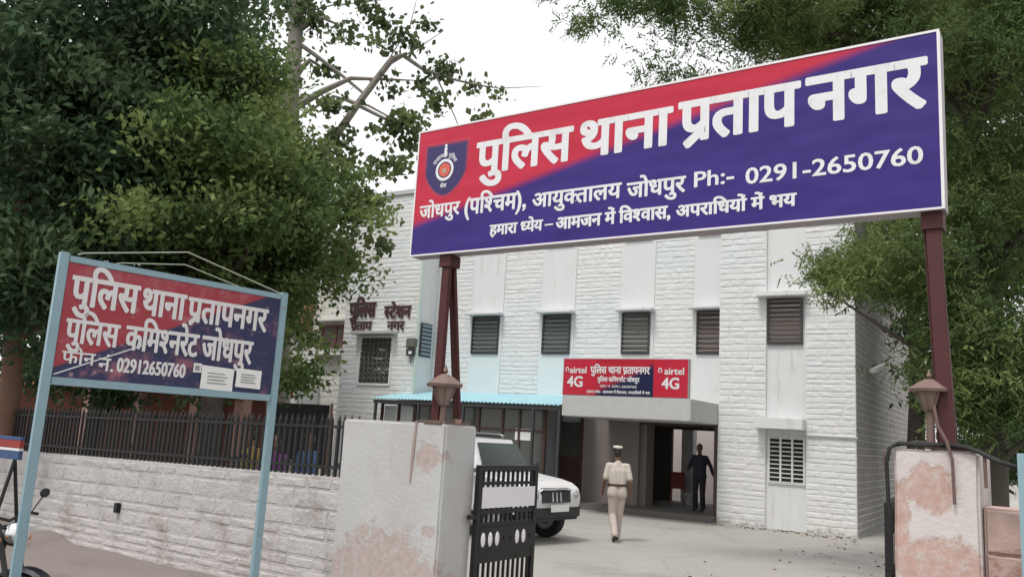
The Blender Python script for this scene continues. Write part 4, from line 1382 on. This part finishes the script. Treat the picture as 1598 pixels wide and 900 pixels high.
# front: grille, slats, lamps, bumper, plate
b = MB(); b.prism([(-.06, .71), (.012, .72), (-.008, .90), (-.06, .975)], -.40, .40); gr_ = b.build('grille', M['dark_plastic'], CAR, bevel=.004)
for k in range(7):
    y = -.34 + k * .68 / 6
    b = MB(); b.add([(.008, y - .02, .735), (.008, y + .02, .735), (-.014, y + .02, .90), (-.014, y - .02, .90), (.028, y, .74), (.006, y, .895)], [(0, 4, 5, 3), (4, 1, 2, 5), (0, 1, 4), (3, 5, 2)])
    b.build('grille_slat', M['alloy'] if k in (2, 3, 4) else M['dark_plastic'], gr_)
b = MB(); b.tube([(-.05, -.44, .90), (-.012, -.40, .945), (.0, 0, .955), (-.012, .40, .945), (-.05, .44, .90)], .018, 8); b.build('grille_rim', M['chrome'], gr_)
for s in (-1, 1):
    b = MB(); b.ellipsoid((-.10, s * .60, .85), (.10, .17, .10), 20, 12); hl = b.build('headlight', M['lens'], CAR, smooth=True)
    b = MB(); b.lathe([(.0, .075), (.05, .072), (.06, .066)], c=(-.06, s * .57, .85), seg=16, axis='x'); b.build('reflector', M['chrome'], hl)
    b = MB(); b.ellipsoid((-.20, s * .74, .85), (.09, .055, .075), 12, 8); b.build('indicator', M['amber'], CAR, smooth=True)
    b = MB(); b.tube([(-1.3, s * .78, 1.17), (-1.32, s * .92, 1.22)], .015, 6); b.ellipsoid((-1.32, s * .96, 1.28), (.05, .07, .10), 12, 8); b.build('wing_mirror', M['dark_plastic'], CAR, smooth=True)
b = MB(); b.box(-.32, .08, -.82, .82, .40, .70); bp = b.mesh('bumper', True, bevel=.06, seg=3)
for v in bp.vertices:
    if v.co.x > -.1: v.co.x -= .16 * (abs(v.co.y) / .82) ** 3
link('bumper', bp, M['dark_plastic'], CAR)
b = MB(); b.box(.082, .092, -.25, .25, .57, .69); pl_ = b.build('number_plate', M['plate'], CAR)
b = MB(); b.tube([(-1.0, .0, 1.152), (-.35, .0, 1.085)], .012, 6); b.build('bonnet_crease', M['white_car'], CAR)
for s in (-1, 1):
    b = MB(); b.tube([(-1.22, s * .1 + .25, 1.19), (-1.36, s * .1 - .1, 1.40)], .008, 6); b.build('wiper', M['dark_plastic'], CAR)
b = MB()
b.prism([(-1.0, .40), (-3.2, .40), (-3.2, .47), (-1.0, .47)], -.80, .80); b.build('sill', M['dark_plastic'], CAR)
wm_t = MB(); wm_t.lathe([(.20, -.10), (.31, -.11), (.345, -.085), (.352, 0), (.345, .085), (.31, .11), (.20, .10)], seg=32, axis='y')
tyre_me = wm_t.mesh('wheel', True); tyre_me.materials.append(M['rubber'])
wm_r = MB(); wm_r.lathe([(0, -.07), (.06, -.075), (.10, -.05), (.17, -.055), (.205, -.10), (.21, .0), (.205, .10), (.17, .055), (0, .06)], seg=24, axis='y')
rim_me = wm_r.mesh('rim', True); rim_me.materials.append(M['alloy'])
for x in (-.78, -3.42):
    for s in (-1, 1):
        o = bpy.data.objects.new('wheel', tyre_me); COL.objects.link(o); o.parent = CAR; o.location = (x, s * .71, .352)
        o.rotation_euler = (0, 0, rad(10) if x > -1 else 0)
        r_ = bpy.data.objects.new('rim', rim_me); COL.objects.link(r_); r_.parent = o
b = MB()
for s in (-1, 1):
    for x in (-2.05, -3.0): b.box(x, x + .14, s * .843 - .01, s * .843 + .01, 1.0, 1.03)
b.build('door_handle', M['dark_plastic'], CAR)
CAR.location = (1.02, 15.25, .006)
CAR.rotation_euler = (0, 0, CARH)

# ------------------------------------------------------------------ motorcycles
def motorcycle(label, loc, rotz, paint, group=None):
    t = thing('motorcycle', label, 'motorcycle', loc, rotz, group)
    for x in (.64, -.64):
        b = MB(); b.lathe([(.24, -.045), (.29, -.048), (.305, 0), (.29, .048), (.24, .045), (.24, -.045)], c=(x, 0, .305), seg=36, axis='y'); w_ = b.build('wheel', M['rubber'], t, smooth=True)
        b = MB(); b.lathe([(.225, -.035), (.245, -.04), (.245, .04), (.225, .035), (.225, -.035)], c=(x, 0, .305), seg=36, axis='y')
        b.lathe([(0, -.05), (.06, -.05), (.06, .05), (0, .05)], c=(x, 0, .305), seg=16, axis='y')
        for k in range(10):
            q = 2 * math.pi * k / 10
            b.tube([(x + .05 * math.cos(q), 0, .305 + .05 * math.sin(q)), (x + .23 * math.cos(q), 0, .305 + .23 * math.sin(q))], .006, 5)
        b.build('rim', M['alloy'], w_, smooth=True)
        b = MB()
        rr_ = .345
        for s in (-1, 1): pass
        n_ = 14
        a0, a1 = (rad(20), rad(165)) if x > 0 else (rad(15), rad(170))
        for k in range(n_ + 1):
            q = a0 + (a1 - a0) * k / n_
            for yy, dr in ((-.065, -.02), (-.045, .008), (.045, .008), (.065, -.02)):
                b.v.append((x + (rr_ + dr) * math.cos(q), yy, .305 + (rr_ + dr) * math.sin(q)))
        for k in range(n_):
            for j in range(3):
                a = 4 * k + j
                b.f.append((a, a + 1, a + 5, a + 4))
        b.build('mudguard', paint, t, smooth=True)
    b = MB()
    for s in (-1, 1):
        b.tube([(.64, s * .085, .305), (.44, s * .085, .86), (.40, s * .085, .98)], [.022, .02, .018], 8)
    b.tube([(.41, -.085, .95), (.41, .085, .95)], .018, 8)
    b.build('fork', M['dark_plastic'], t, smooth=True)
    for s in (-1, 1):
        b = MB(); b.tube([(-.64, s * .11, .33), (-.50, s * .12, .70)], .02, 8); b.build('shock_absorber', M['chrome'], t, smooth=True)
    b = MB(); b.tube([(.37, -.36, 1.02), (.40, -.20, 1.05), (.42, 0, 1.0), (.40, .20, 1.05), (.37, .36, 1.02)], .013, 8); b.build('handlebar', M['black_iron'], t, smooth=True)
    for s in (-1, 1):
        b = MB(); b.tube([(.38, s * .27, 1.04), (.42, s * .33, 1.17)], .006, 6); b.ellipsoid((.42, s * .35, 1.20), (.012, .06, .04), 12, 8); b.build('mirror', M['dark_plastic'], t, smooth=True)
    b = MB(); b.ellipsoid((.50, 0, .90), (.085, .10, .10), 18, 12); hl = b.build('headlight', M['chrome'], t, smooth=True)
    b = MB(); b.ellipsoid((.545, 0, .90), (.05, .088, .088), 18, 12); b.build('lens', M['lens'], hl, smooth=True)
    for s in (-1, 1):
        b = MB(); b.ellipsoid((.47, s * .16, .86), (.03, .04, .03), 10, 8); b.build('indicator', M['amber'], t, smooth=True)
    b = MB(); b.ellipsoid((.14, 0, .80), (.27, .13, .13), 18, 12); b.build('fuel_tank', paint, t, smooth=True)
    b = MB(); b.box(-.72, -.02, -.11, .11, .74, .84); b.build('seat', M['rubber'], t, smooth=True, bevel=.04)
    b = MB(); b.box(-.12, .26, -.12, .12, .30, .56); b.box(.02, .20, -.10, .10, .56, .68); b.build('engine', M['alloy'], t, smooth=True, bevel=.03)
    b = MB(); b.tube([(.42, 0, .88), (.28, 0, .45), (-.1, 0, .30), (-.35, 0, .35), (-.5, 0, .66), (.3, 0, .74)], .022, 8); b.build('frame', M['black_iron'], t)
    b = MB(); b.tube([(.2, -.14, .32), (-.1, -.16, .26), (-.3, -.16, .28), (-.95, -.17, .36)], [.02, .022, .04, .045], 10); b.build('exhaust', M['chrome'], t, smooth=True)
    b = MB(); b.box(-.86, -.80, -.07, .07, .66, .72); b.build('tail_lamp', M['red_lens'], t, bevel=.012)
    return t
mp_ = Pd(6, 832, 7.0)
motorcycle('dark motorcycle with chrome headlight parked by the left post of the roadside signboard', (mp_.x - .40, mp_.y + .12, mp_.z - .90), rad(-12), mat('black_bike_paint', (.014, .012, .02), .3))
bikes = [(-11.3, .9, M['navy']), (-10.5, 1.1, M['red_plastic']), (-9.5, 1.0, M['dark_plastic']), (-8.5, 1.2, M['charcoal']), (-7.6, .9, M['navy']), (-6.05, 1.3, M['red_plastic'])]
bl_ = ['dark motorcycle behind the railing, far left of the row', 'red motorcycle behind the railing, near the left of the row', 'black motorcycle behind the railing below the phone number', 'charcoal motorcycle behind the railing below the middle of the signboard', 'dark blue motorcycle behind the railing near the tree trunk', 'red motorcycle behind the last uprights of the railing by the broad pillar']
for (gx_, rz, mm), lb in zip(bikes, bl_):
    motorcycle(lb, gw(gx_, 1.35, .14), rz + GR + 1.2, mm, 'motorcycles parked behind the railing')
# the yard behind the wall is a little higher
tr = MB(); 
tp = [gw(-16, .46), gw(-6.0, .52), gw(-6.0, 2.4), gw(-16, 2.4)]
tr.add([(p.x, p.y, .14) for p in tp] + [(p.x, p.y, -.05) for p in tp], [(0, 1, 2, 3), (0, 4, 5, 1), (1, 5, 6, 2), (2, 6, 7, 3), (3, 7, 4, 0)])
tag(tr.build('parking_terrace', M['verge']), kind='structure')

# barricade board at the far left
BD = thing('barricade', 'low road barricade board with red, white and blue stripes at the left edge', 'barricade', gw(-11.0, -1.9, .1), GR + .12)
BD.location = (Pd(12, 720, 7.8).x, 7.8, .1)
for k, (z0, z1, mm) in enumerate(((1.30, 1.375, M['blue_cloth']), (1.378, 1.40, M['white_trim']), (1.403, 1.47, M['red_plastic']), (1.473, 1.50, M['blue_cloth']))):
    b = MB(); b.box(-.7, .17, -.02, .02, z0, z1); b.build('stripe_board', mm, BD)
for x in (-.6, .10):
    b = MB(); b.tube([(x, -.25, 0), (x, 0, 1.30)], .016, 8); b.tube([(x, .25, 0), (x, 0.0, 1.30)], .016, 8); b.build('leg', M['black_iron'], BD)

def leaf_mesh(name, C, size, m, parent, seed, aspect=.55, droop=.0, dirs=None):
    """one folded diamond per leaf: base, two sides, tip"""
    g = np.random.default_rng(seed)
    n = len(C)
    if dirs is None:
        d = g.normal(size=(n, 3)); d[:, 2] -= droop
    else:
        d = dirs + g.normal(size=(n, 3)) * .25
    d /= np.linalg.norm(d, axis=1)[:, None]
    r = g.normal(size=(n, 3)); r[:, 2] *= .6
    sdv = np.cross(d, r); sdv /= np.linalg.norm(sdv, axis=1)[:, None] + 1e-9
    nm = np.cross(sdv, d)
    L = size * g.uniform(.65, 1.25, n)[:, None]
    w_ = L * aspect * .5
    V = np.empty((n, 4, 3))
    V[:, 0] = C - d * L * .5
    V[:, 1] = C + sdv * w_ + nm * w_ * .25 - d * L * .06
    V[:, 2] = C + d * L * .5
    V[:, 3] = C - sdv * w_ + nm * w_ * .25 - d * L * .06
    me = bpy.data.meshes.new(name)
    me.vertices.add(n * 4); me.vertices.foreach_set('co', V.ravel())
    me.loops.add(n * 4); me.loops.foreach_set('vertex_index', np.arange(n * 4, dtype=np.int32))
    me.polygons.add(n); me.polygons.foreach_set('loop_start', np.arange(0, n * 4, 4, dtype=np.int32))
    try: me.polygons.foreach_set('loop_total', np.full(n, 4, dtype=np.int32))
    except Exception: pass
    me.update(calc_edges=True); me.validate()
    return link(name, me, m, parent)

# dry leaves blown over the paving
g_ = np.random.default_rng(9)
P2 = []
for k in range(420):
    if k % 3 == 0:
        q = fw(g_.uniform(-3.2, .1), -.06 - abs(g_.normal()) * .35, .012)
    else:
        q = gw(g_.uniform(-4.5, 5), g_.uniform(.6, 13), .012)
    P2.append(tuple(q))
dv = g_.normal(size=(len(P2), 3)); dv[:, 2] *= .12
tag(leaf_mesh('fallen_leaves', np.array(P2), .075, mat('dry_leaves', (.17, .11, .055), .9, var=.4, scale=3), None, 5, .5, dirs=dv), label='scattered dry brown leaves lying on the concrete yard', cat='leaves', kind='stuff')

# ------------------------------------------------------------------ things in the passage
def chair(loc, rz):
    t = thing('plastic_chair', 'red plastic chair in the dark entrance passage', 'chair', loc, rz)
    b = MB(); b.box(-.21, .21, -.2, .2, .42, .45); b.build('seat', M['red_plastic'], t, bevel=.012)
    b = MB(); b.add([(-.2, .19, .45), (.2, .19, .45), (.2, .30, .88), (-.2, .30, .88), (-.2, .21, .45), (.2, .21, .45), (.2, .32, .88), (-.2, .32, .88)], [(0, 1, 2, 3), (7, 6, 5, 4), (0, 4, 5, 1), (3, 2, 6, 7), (1, 5, 6, 2), (0, 3, 7, 4)]); b.build('backrest', M['red_plastic'], t)
    for sx_ in (-1, 1):
        for sy in (-1, 1):
            b = MB(); b.bar((sx_ * .18, sy * .17, .42), (sx_ * .21, sy * .21, 0), .04, .03); b.build('leg', M['red_plastic'], t)
chair(fw(-5.45, 3.2, .16), FR + .4)
bk = MB(); bk.lathe([(0, 0), (.12, 0), (.16, .30), (.17, .31), (.15, .30), (.11, .02), (0, .02)], seg=20)
tag(bk.build('bucket', M['white_plastic'], None, smooth=True, loc=fw(-5.0, 2.9, .16)), 'pale plastic bucket on the passage floor beside the red chair', 'bucket')
nb2 = MB(); nb2.box(0, .52, -.006, 0, 0, .30)
tag(nb2.build('paper_notice', M['paper'], None, loc=fw(-8.68, -.875, 1.72), rotz=FR), 'white paper notice stuck on the veranda glass', 'notice')

# ------------------------------------------------------------------ low building behind the railing
RH = thing('rest_shed', 'low dull red shed with pink columns and orange roof edge under the trees', 'shed', fw(-26.5, -3.4, 0), FR + .05)
b = MB(); b.box(-8, 9.2, 1.6, 1.8, 0, 3.0); b.build('wall', M['shed_red'], RH)
b = MB(); b.box(-8, 9.4, -.5, 1.9, 2.6, 2.95); b.build('roof', M['shed_roof'], RH)
for x in (-6.5, -3.8, -1.1, 1.6, 4.3, 7.0, 9.0):
    b = MB(); b.box(x, x + .38, -.2, .18, 0, 2.59); b.build('column', M['shed_pink'], RH, bevel=.02)
# dark cloth banner hung at the end of the railing
BN = thing('banner', 'dark cloth sheet hung behind the right end of the railing', 'banner', Pd(466, 640, 15.2), FR)
b = MB()
for j in range(5):
    for i in range(13):
        b.v.append((-.75 + 1.5 * i / 12, .04 * math.sin(i * 1.3), .12 - 1.1 * j / 4))
for j in range(4):
    for i in range(12):
        a = j * 13 + i
        b.f.append((a, a + 1, a + 14, a + 13))
b.build('cloth', M['charcoal'], BN)
for sx_ in (-.78, .78):
    b = MB(); b.tube([(sx_, .02, -2.3), (sx_, .02, .15)], .025, 6); b.build('pole', M['rust'], BN)

# ------------------------------------------------------------------ trees
def clumps(blobs, seed, per=30, spread=.28, shell=.45):
    """leaf centres gathered in small clumps through a set of ellipsoids (cx, cy, cz, rx, ry, rz, clump count)"""
    g = np.random.default_rng(seed)
    cs = []
    for (cx, cy, cz, rx, ry, rz, k) in blobs:
        R_ = np.array([rx, ry, rz])
        nb = max(1, int(round(k / 12)))
        u = g.normal(size=(nb, 3)); u /= np.linalg.norm(u, axis=1)[:, None]
        bc = np.array([cx, cy, cz]) + u * (g.uniform(0, 1, nb) ** shell)[:, None] * R_
        which = g.integers(0, nb, k)
        off = g.normal(size=(k, 3)) * np.minimum(R_ * .30, np.array([.38, .38, .26])) * np.array([1, 1, .55])
        off[:, 2] -= .35 * (off[:, 0] ** 2 + off[:, 1] ** 2) / max(rx, .3)
        cs.append(bc[which] + off)
    cs = np.concatenate(cs)
    s = g.uniform(.5, 1.3, (len(cs), 1, 1)) * spread
    pts = cs[:, None, :] + g.normal(size=(len(cs), per, 3)) * s * np.array([1, 1, .7])
    global CLUMP_DIRS
    dd = g.normal(size=(len(cs), 1, 3)); dd[:, :, 2] = -abs(dd[:, :, 2]) * .7 - .35
    dd = dd / np.linalg.norm(dd, axis=2)[:, :, None] + g.normal(size=(len(cs), per, 3)) * .5
    CLUMP_DIRS = dd.reshape(-1, 3)
    return pts.reshape(-1, 3), cs

def tree(label, base, trunk_pts, trunk_r, blobs, leaf_m, bark, seed, leaf=.11, per=30, spread=.28, aspect=.55, droop=.3, limbs=12, shell=.45, neem=False, group=None, extra=None, lname='tree'):
    t = thing(lname, label, 'tree', base, 0, group)
    B = np.array(base, float)
    b = MB()
    tp_ = [Vector(p) - Vector(base) for p in trunk_pts]
    # refine trunk with small wander
    g = random.Random(seed)
    P_, R_ = [], []
    for i in range(len(tp_) - 1):
        for k in range(4):
            q = tp_[i].lerp(tp_[i + 1], k / 4)
            P_.append(q + Vector((g.uniform(-.03, .03), g.uniform(-.03, .03), 0)))
            R_.append(trunk_r[i] + (trunk_r[i + 1] - trunk_r[i]) * k / 4)
    P_.append(tp_[-1]); R_.append(trunk_r[-1])
    b.tube(P_, R_, 14)
    b.build('trunk', bark, t, smooth=True)
    pts, cs = clumps(blobs, seed, per, spread, shell)
    pts -= B; cs = cs - B
    lb = MB()
    order = list(range(len(cs))); g.shuffle(order)
    for k in order[:limbs]:
        e = Vector(cs[k])
        j = min(range(len(P_)), key=lambda q: abs(P_[q].z - (e.z - .35 * (e - P_[q]).length)))
        s = P_[j]
        mid = s.lerp(e, .5) + Vector((g.uniform(-.25, .25), g.uniform(-.25, .25), g.uniform(.0, .4)))
        r0 = min(R_[j] * .55, .09)
        pl_ = [s, s.lerp(mid, .5) + Vector((0, 0, .05)), mid, mid.lerp(e, .55), e]
        lb.tube(pl_, [r0, r0 * .75, r0 * .5, r0 * .3, .006], 7)
    if extra:
        for ps_, rs_ in extra:
            lb.tube([Vector(p) - Vector(base) for p in ps_], rs_, 8)
    lb.build('limbs', bark, t, smooth=True)
    if neem:
        # compound leaves: each clump point becomes a drooping frond of narrow leaflets
        gg = np.random.default_rng(seed + 5)
        fr_n = len(pts)
        d = gg.normal(size=(fr_n, 3)); d[:, 2] = -abs(d[:, 2]) * .8 - .25
        d /= np.linalg.norm(d, axis=1)[:, None]
        sd__ = np.cross(d, np.array([0, 0, 1.0]) + gg.normal(size=(fr_n, 3)) * .3); sd__ /= np.linalg.norm(sd__, axis=1)[:, None]
        Cc, Dd = [], []
        for k in range(4):
            for s in (-1, 1):
                Cc.append(pts + d * (k * .055 - .09) + sd__ * s * .04)
                Dd.append(sd__ * s * .75 + d * .75 + np.array([0, 0, -.2]))
        C_all = np.concatenate(Cc); D_all = np.concatenate(Dd)
        leaf_mesh('crown', C_all, leaf, leaf_m, t, seed + 1, aspect, dirs=D_all)
    else:
        leaf_mesh('crown', pts, leaf, leaf_m, t, seed + 1, aspect, droop, dirs=CLUMP_DIRS)
    return t

def blob(px_, py_, d, rx, rz, k, ry=None):
    p = Pd(px_, py_, d)
    return (p.x, p.y, p.z, rx, ry or rx, rz, k)

# dark dense tree at the left edge
bp_ = Pd(15, 700, 13.2)
tree('dense dark tree with reddish leaning trunk at the far left', (bp_.x, bp_.y, 0), [(bp_.x, bp_.y, -.1), tuple(Pd(18, 600, 13.2)), tuple(Pd(30, 350, 13.3)), tuple(Pd(60, 180, 13.4)), tuple(Pd(100, -40, 13.4))], [.19, .15, .13, .10, .05],
     [blob(60, 30, 13, 2.2, 1.6, 260, 2.0), blob(200, 60, 12.6, 1.9, 1.5, 230, 2.0), blob(120, 230, 13, 1.9, 1.2, 200, 2.0), blob(250, 270, 13, 1.6, 1.2, 180, 1.8), blob(20, 300, 12.6, 1.4, 1.6, 150, 1.6), blob(200, 400, 13.6, 1.8, 1.0, 150, 1.8), blob(90, 480, 14.2, 1.8, 1.0, 140, 1.6), blob(-80, 150, 13, 1.8, 2.6, 120, 1.8), blob(320, 60, 13.2, 1.2, 1.3, 110, 1.4), blob(60, 430, 12.6, 1.0, .8, 70, 1.2), blob(150, 150, 14.5, 2.6, 2.4, 220, 1.2)],
     M['leaf_dark'], M['bark_red'], 101, leaf=.165, per=36, spread=.25, aspect=.4, droop=.6, limbs=20)
# second tree, mid green, behind the signboard
bp_ = Pd(330, 700, 14.4)
tree('mid green leafy tree behind the roadside signboard', (bp_.x, bp_.y, 0), [(bp_.x, bp_.y, -.1), tuple(Pd(335, 600, 14.3)), tuple(Pd(350, 400, 14.2)), tuple(Pd(370, 150, 14.2))], [.20, .17, .12, .05],
     [blob(350, 250, 12.4, 1.1, .8, 90), blob(405, 350, 12.8, .8, .55, 56), blob(300, 330, 12.2, .9, .5, 50), blob(390, 130, 13.2, 1.0, .7, 60), blob(500, 300, 13.5, .5, .35, 16), blob(590, 350, 13.8, .22, .25, 5), blob(548, 405, 13.8, .22, .15, 3), blob(450, 470, 13.8, .3, .35, 10), blob(465, 560, 14, .35, .35, 12), blob(360, 200, 15.2, 1.5, 1.3, 130), blob(420, 300, 14.8, 1.5, 1.2, 150), blob(330, 380, 14.8, 1.4, 1.0, 130), blob(450, 400, 14.8, 1.1, .8, 90), blob(380, 470, 15, 1.3, .7, 80), blob(480, 330, 15.2, 1.0, .9, 70), blob(300, 120, 15.4, 1.4, 1.3, 90), blob(270, 520, 15.5, 1.3, .6, 60), blob(425, 460, 14.9, .5, .6, 40)],
     M['leaf_mid'], M['bark_dark'], 202, leaf=.125, per=52, spread=.23, aspect=.5, droop=.5, limbs=16)
# peepal with pale trunk and bare branches
bp_ = Pd(440, 680, 17.5)
D_ = 16.6
def pd(x, y, d=D_): return tuple(Pd(x, y, d))
extra = [([pd(443, 345, 16.8), pd(462, 300), pd(505, 240), pd(560, 160), pd(612, 92), pd(628, 86)], [.11, .10, .085, .075, .065, .05]),
         ([pd(628, 86), pd(660, 108), pd(700, 122), pd(740, 132), pd(780, 138), pd(845, 135)], [.045, .04, .03, .022, .012, .004]),
         ([pd(455, 60), pd(490, 85), pd(530, 115), pd(570, 148)], [.05, .045, .035, .03]),
         ([pd(540, 155), pd(600, 185), pd(640, 205), pd(660, 215)], [.045, .035, .025, .015]),
         ([pd(680, 118), pd(700, 160), pd(715, 195), pd(725, 215)], [.02, .015, .01, .006]),
         ([pd(440, 200), pd(520, 150), pd(575, 165), pd(640, 200)], [.03, .03, .025, .012]),
         ([pd(462, 24), pd(520, 8), pd(560, 5), pd(600, 0)], [.02, .015, .01, .006]),
         ([pd(560, 160), pd(590, 120), pd(640, 40), pd(650, 0)], [.02, .016, .012, .006]),
         ([pd(610, 100), pd(660, 70), pd(690, 50)], [.02, .012, .006])]
sparse = [blob(640, 45, D_, .30, .25, 6), blob(668, 42, D_, .2, .15, 4), blob(658, 72, D_, .2, .2, 4), blob(675, 92, D_, .25, .2, 5), blob(700, 105, D_, .3, .2, 6), blob(735, 130, D_, .25, .15, 4), blob(775, 138, D_, .2, .1, 2), blob(658, 132, D_, .2, .25, 4), blob(672, 150, D_, .15, .2, 3), blob(690, 168, D_, .3, .15, 5), blob(735, 172, D_, .45, .12, 4),
          blob(580, 90, D_, .4, .35, 4), blob(565, 60, D_, .4, .35, 3), blob(612, 130, D_, .4, .3, 4), blob(625, 158, D_, .45, .3, 6), blob(650, 190, D_, .5, .25, 8), blob(560, 8, D_, .6, .2, 9), blob(600, 40, D_, .4, .3, 5), blob(540, 45, D_, .4, .3, 5), blob(505, 8, D_, .4, .3, 6), blob(600, 200, D_, .5, .3, 9), blob(640, 225, D_, .4, .25, 7),
          blob(475, 70, D_, .4, .6, 10), blob(425, 20, D_, .7, .7, 20), blob(500, 110, D_, .35, .3, 5), blob(435, 150, D_, .7, .6, 22), blob(515, 180, D_, .45, .4, 9)]
dense = [blob(530, 285, 16, .9, .6, 34), blob(560, 340, 15.6, .6, .4, 22), blob(500, 240, 16.5, .8, .6, 28), blob(610, 270, 15.8, .45, .35, 12), blob(590, 375, 15.4, .28, .2, 5), blob(560, 412, 15.4, .2, .15, 3), blob(470, 260, 16.2, 1.1, .9, 60), blob(470, 395, 15.6, .4, .4, 10)]
tree('tall peepal tree with pale trunk and sparse branches reaching to the big sign', (bp_.x, bp_.y, 0), [(bp_.x, bp_.y, -.1), pd(438, 480, 17), pd(444, 300, 16.8), pd(455, 130), pd(466, -30)], [.26, .22, .2, .17, .13],
     sparse + dense, M['leaf_peepal'], M['bark_pale'], 303, leaf=.15, per=13, spread=.15, aspect=.8, droop=.8, limbs=9, extra=extra, lname='peepal_tree')
# trees far behind at the left, filling in under the crowns
for i, (x, d, lab) in enumerate(((-60, 24, 'dark background tree behind the shed, far left'), (150, 26, 'dark background tree behind the middle of the shed'), (330, 25, 'dark background tree behind the right of the shed'))):
    q = Pd(x, 600, d)
    tree(lab, (q.x, q.y, 0), [(q.x, q.y, -.1), (q.x + .2, q.y, 3), (q.x, q.y, 7)], [.25, .2, .08],
         [(q.x, q.y, 4.2, 2.8, 2.2, 2.0, 150), (q.x + .5, q.y, 7.5, 3.0, 2.4, 2.4, 200)] + ([(q.x - .5, q.y, 11.5, 3.2, 2.4, 2.8, 230)] if i < 2 else []), M['leaf_neem_dark'], M['bark_dark'], 400 + i, leaf=.24, per=40, spread=.4, limbs=8, group='background trees behind the shed')
# neem at the right
bp_ = Pd(1545, 700, 13.5)
nd = 12.6
nb_ = [blob(1120, 20, nd, 1.1, .7, 75), blob(1230, 0, nd, 1.3, .9, 110), blob(1350, 10, nd, 1.4, .9, 130), blob(1480, 30, 12.2, 1.4, 1.1, 140), blob(1040, 0, nd, .55, .4, 24), blob(985, 15, nd, .35, .35, 12), blob(960, 0, nd, .3, .25, 8), blob(925, 45, nd, .22, .18, 6), blob(1020, 110, nd, .18, .15, 4), blob(1075, 100, nd, .35, .28, 10),
       blob(850, -10, nd, .25, .15, 4), blob(1570, 100, 12.2, 1.2, 1.6, 130), blob(1545, 260, 12.4, 1.1, 1.0, 110), blob(1420, 380, 12.8, 1.0, .55, 70), blob(1340, 410, 12.8, .65, .45, 36), blob(1295, 430, 12.8, .28, .15, 8), blob(1415, 445, 13, .6, .32, 36), blob(1530, 430, 12.8, 1.1, .9, 110), blob(1490, 540, 13, .6, .55, 56), blob(1560, 560, 12.8, 1.0, .9, 100), blob(1530, 640, 13, .55, .4, 40), blob(1432, 585, 13, .22, .3, 9)]
tree('big neem tree with feathery drooping leaves behind the right end of the sign', (bp_.x, bp_.y, 0), [(bp_.x, bp_.y, -.1), tuple(Pd(1550, 560, 13.5)), tuple(Pd(1535, 300, 13.4)), tuple(Pd(1480, 40, 13.2)), tuple(Pd(1420, -120, 13))], [.24, .2, .17, .12, .06],
     nb_ + [blob(1180, 40, 12.9, 1.0, .6, 50), blob(1300, 30, 12.9, 1.2, .7, 70), blob(1420, 20, 13.2, 1.4, 1.0, 90), blob(1530, 60, 13, 1.4, 1.2, 110), blob(1590, 200, 13, 1.2, 1.2, 90), blob(1540, 340, 12.4, 1.0, .7, 60), blob(1450, 455, 12.6, .5, .3, 30), blob(1350, 425, 12.7, .45, .25, 22), blob(1590, 640, 12.6, .8, .5, 50), blob(1530, 590, 12.4, .5, .4, 36)], M['leaf_neem'], M['bark_dark'], 505, leaf=.085, per=13, spread=.24, aspect=.32, limbs=44, neem=True, lname='neem_tree')
for i, (x, y, d, lab) in enumerate(((1640, 300, 17.5, 'dark leafy tree behind the neem at the right edge'), (1540, 250, 21, 'dark tree beyond the station corner, behind the neem'), (1420, -60, 22, 'tall dark tree rising behind the station roof at the right'))):
    q = Pd(x, 600, d)
    tree(lab, (q.x, q.y, 0), [(q.x, q.y, -.1), (q.x + .2, q.y, 4), (q.x, q.y, 8)], [.25, .2, .08],
         [(q.x, q.y, 3.6, 2.2, 2.0, 1.9, 130), (q.x + .3, q.y, 6.6, 2.4, 2.2, 2.4, 190), (q.x, q.y, 10.5, 2.6, 2.2, 2.6, 230)] if i < 2 else [(q.x, q.y, 12.5, 3.2, 2.2, 2.4, 260)], M['leaf_neem_dark'], M['bark_dark'], 600 + i, leaf=.2, per=40, spread=.36, limbs=8, group='dark trees behind the neem')
# potted palm-like plant on the balcony of the rear wing
PT = thing('balcony_plant', 'dark leafy plant growing beside the pale balcony of the rear wing', 'plant', fw(-21.2, 1.9, 2.6), FR)
b = MB(); b.lathe([(0, 0), (.16, 0), (.22, .4), (.2, .4), (0, .36)], seg=16); b.build('pot', M['terracotta'], PT)
pts, cs = clumps([(0, -.1, 1.2, .8, .5, .8, 50)], 77, 22, .2)
leaf_mesh('foliage', pts, .24, M['leaf_dark'], PT, 78, .3, .8)
b = MB(); b.tube([(0, 0, .3), (.05, 0, 1.0), (0, -.1, 1.6)], .03, 6); b.build('stem', M['bark_dark'], PT)
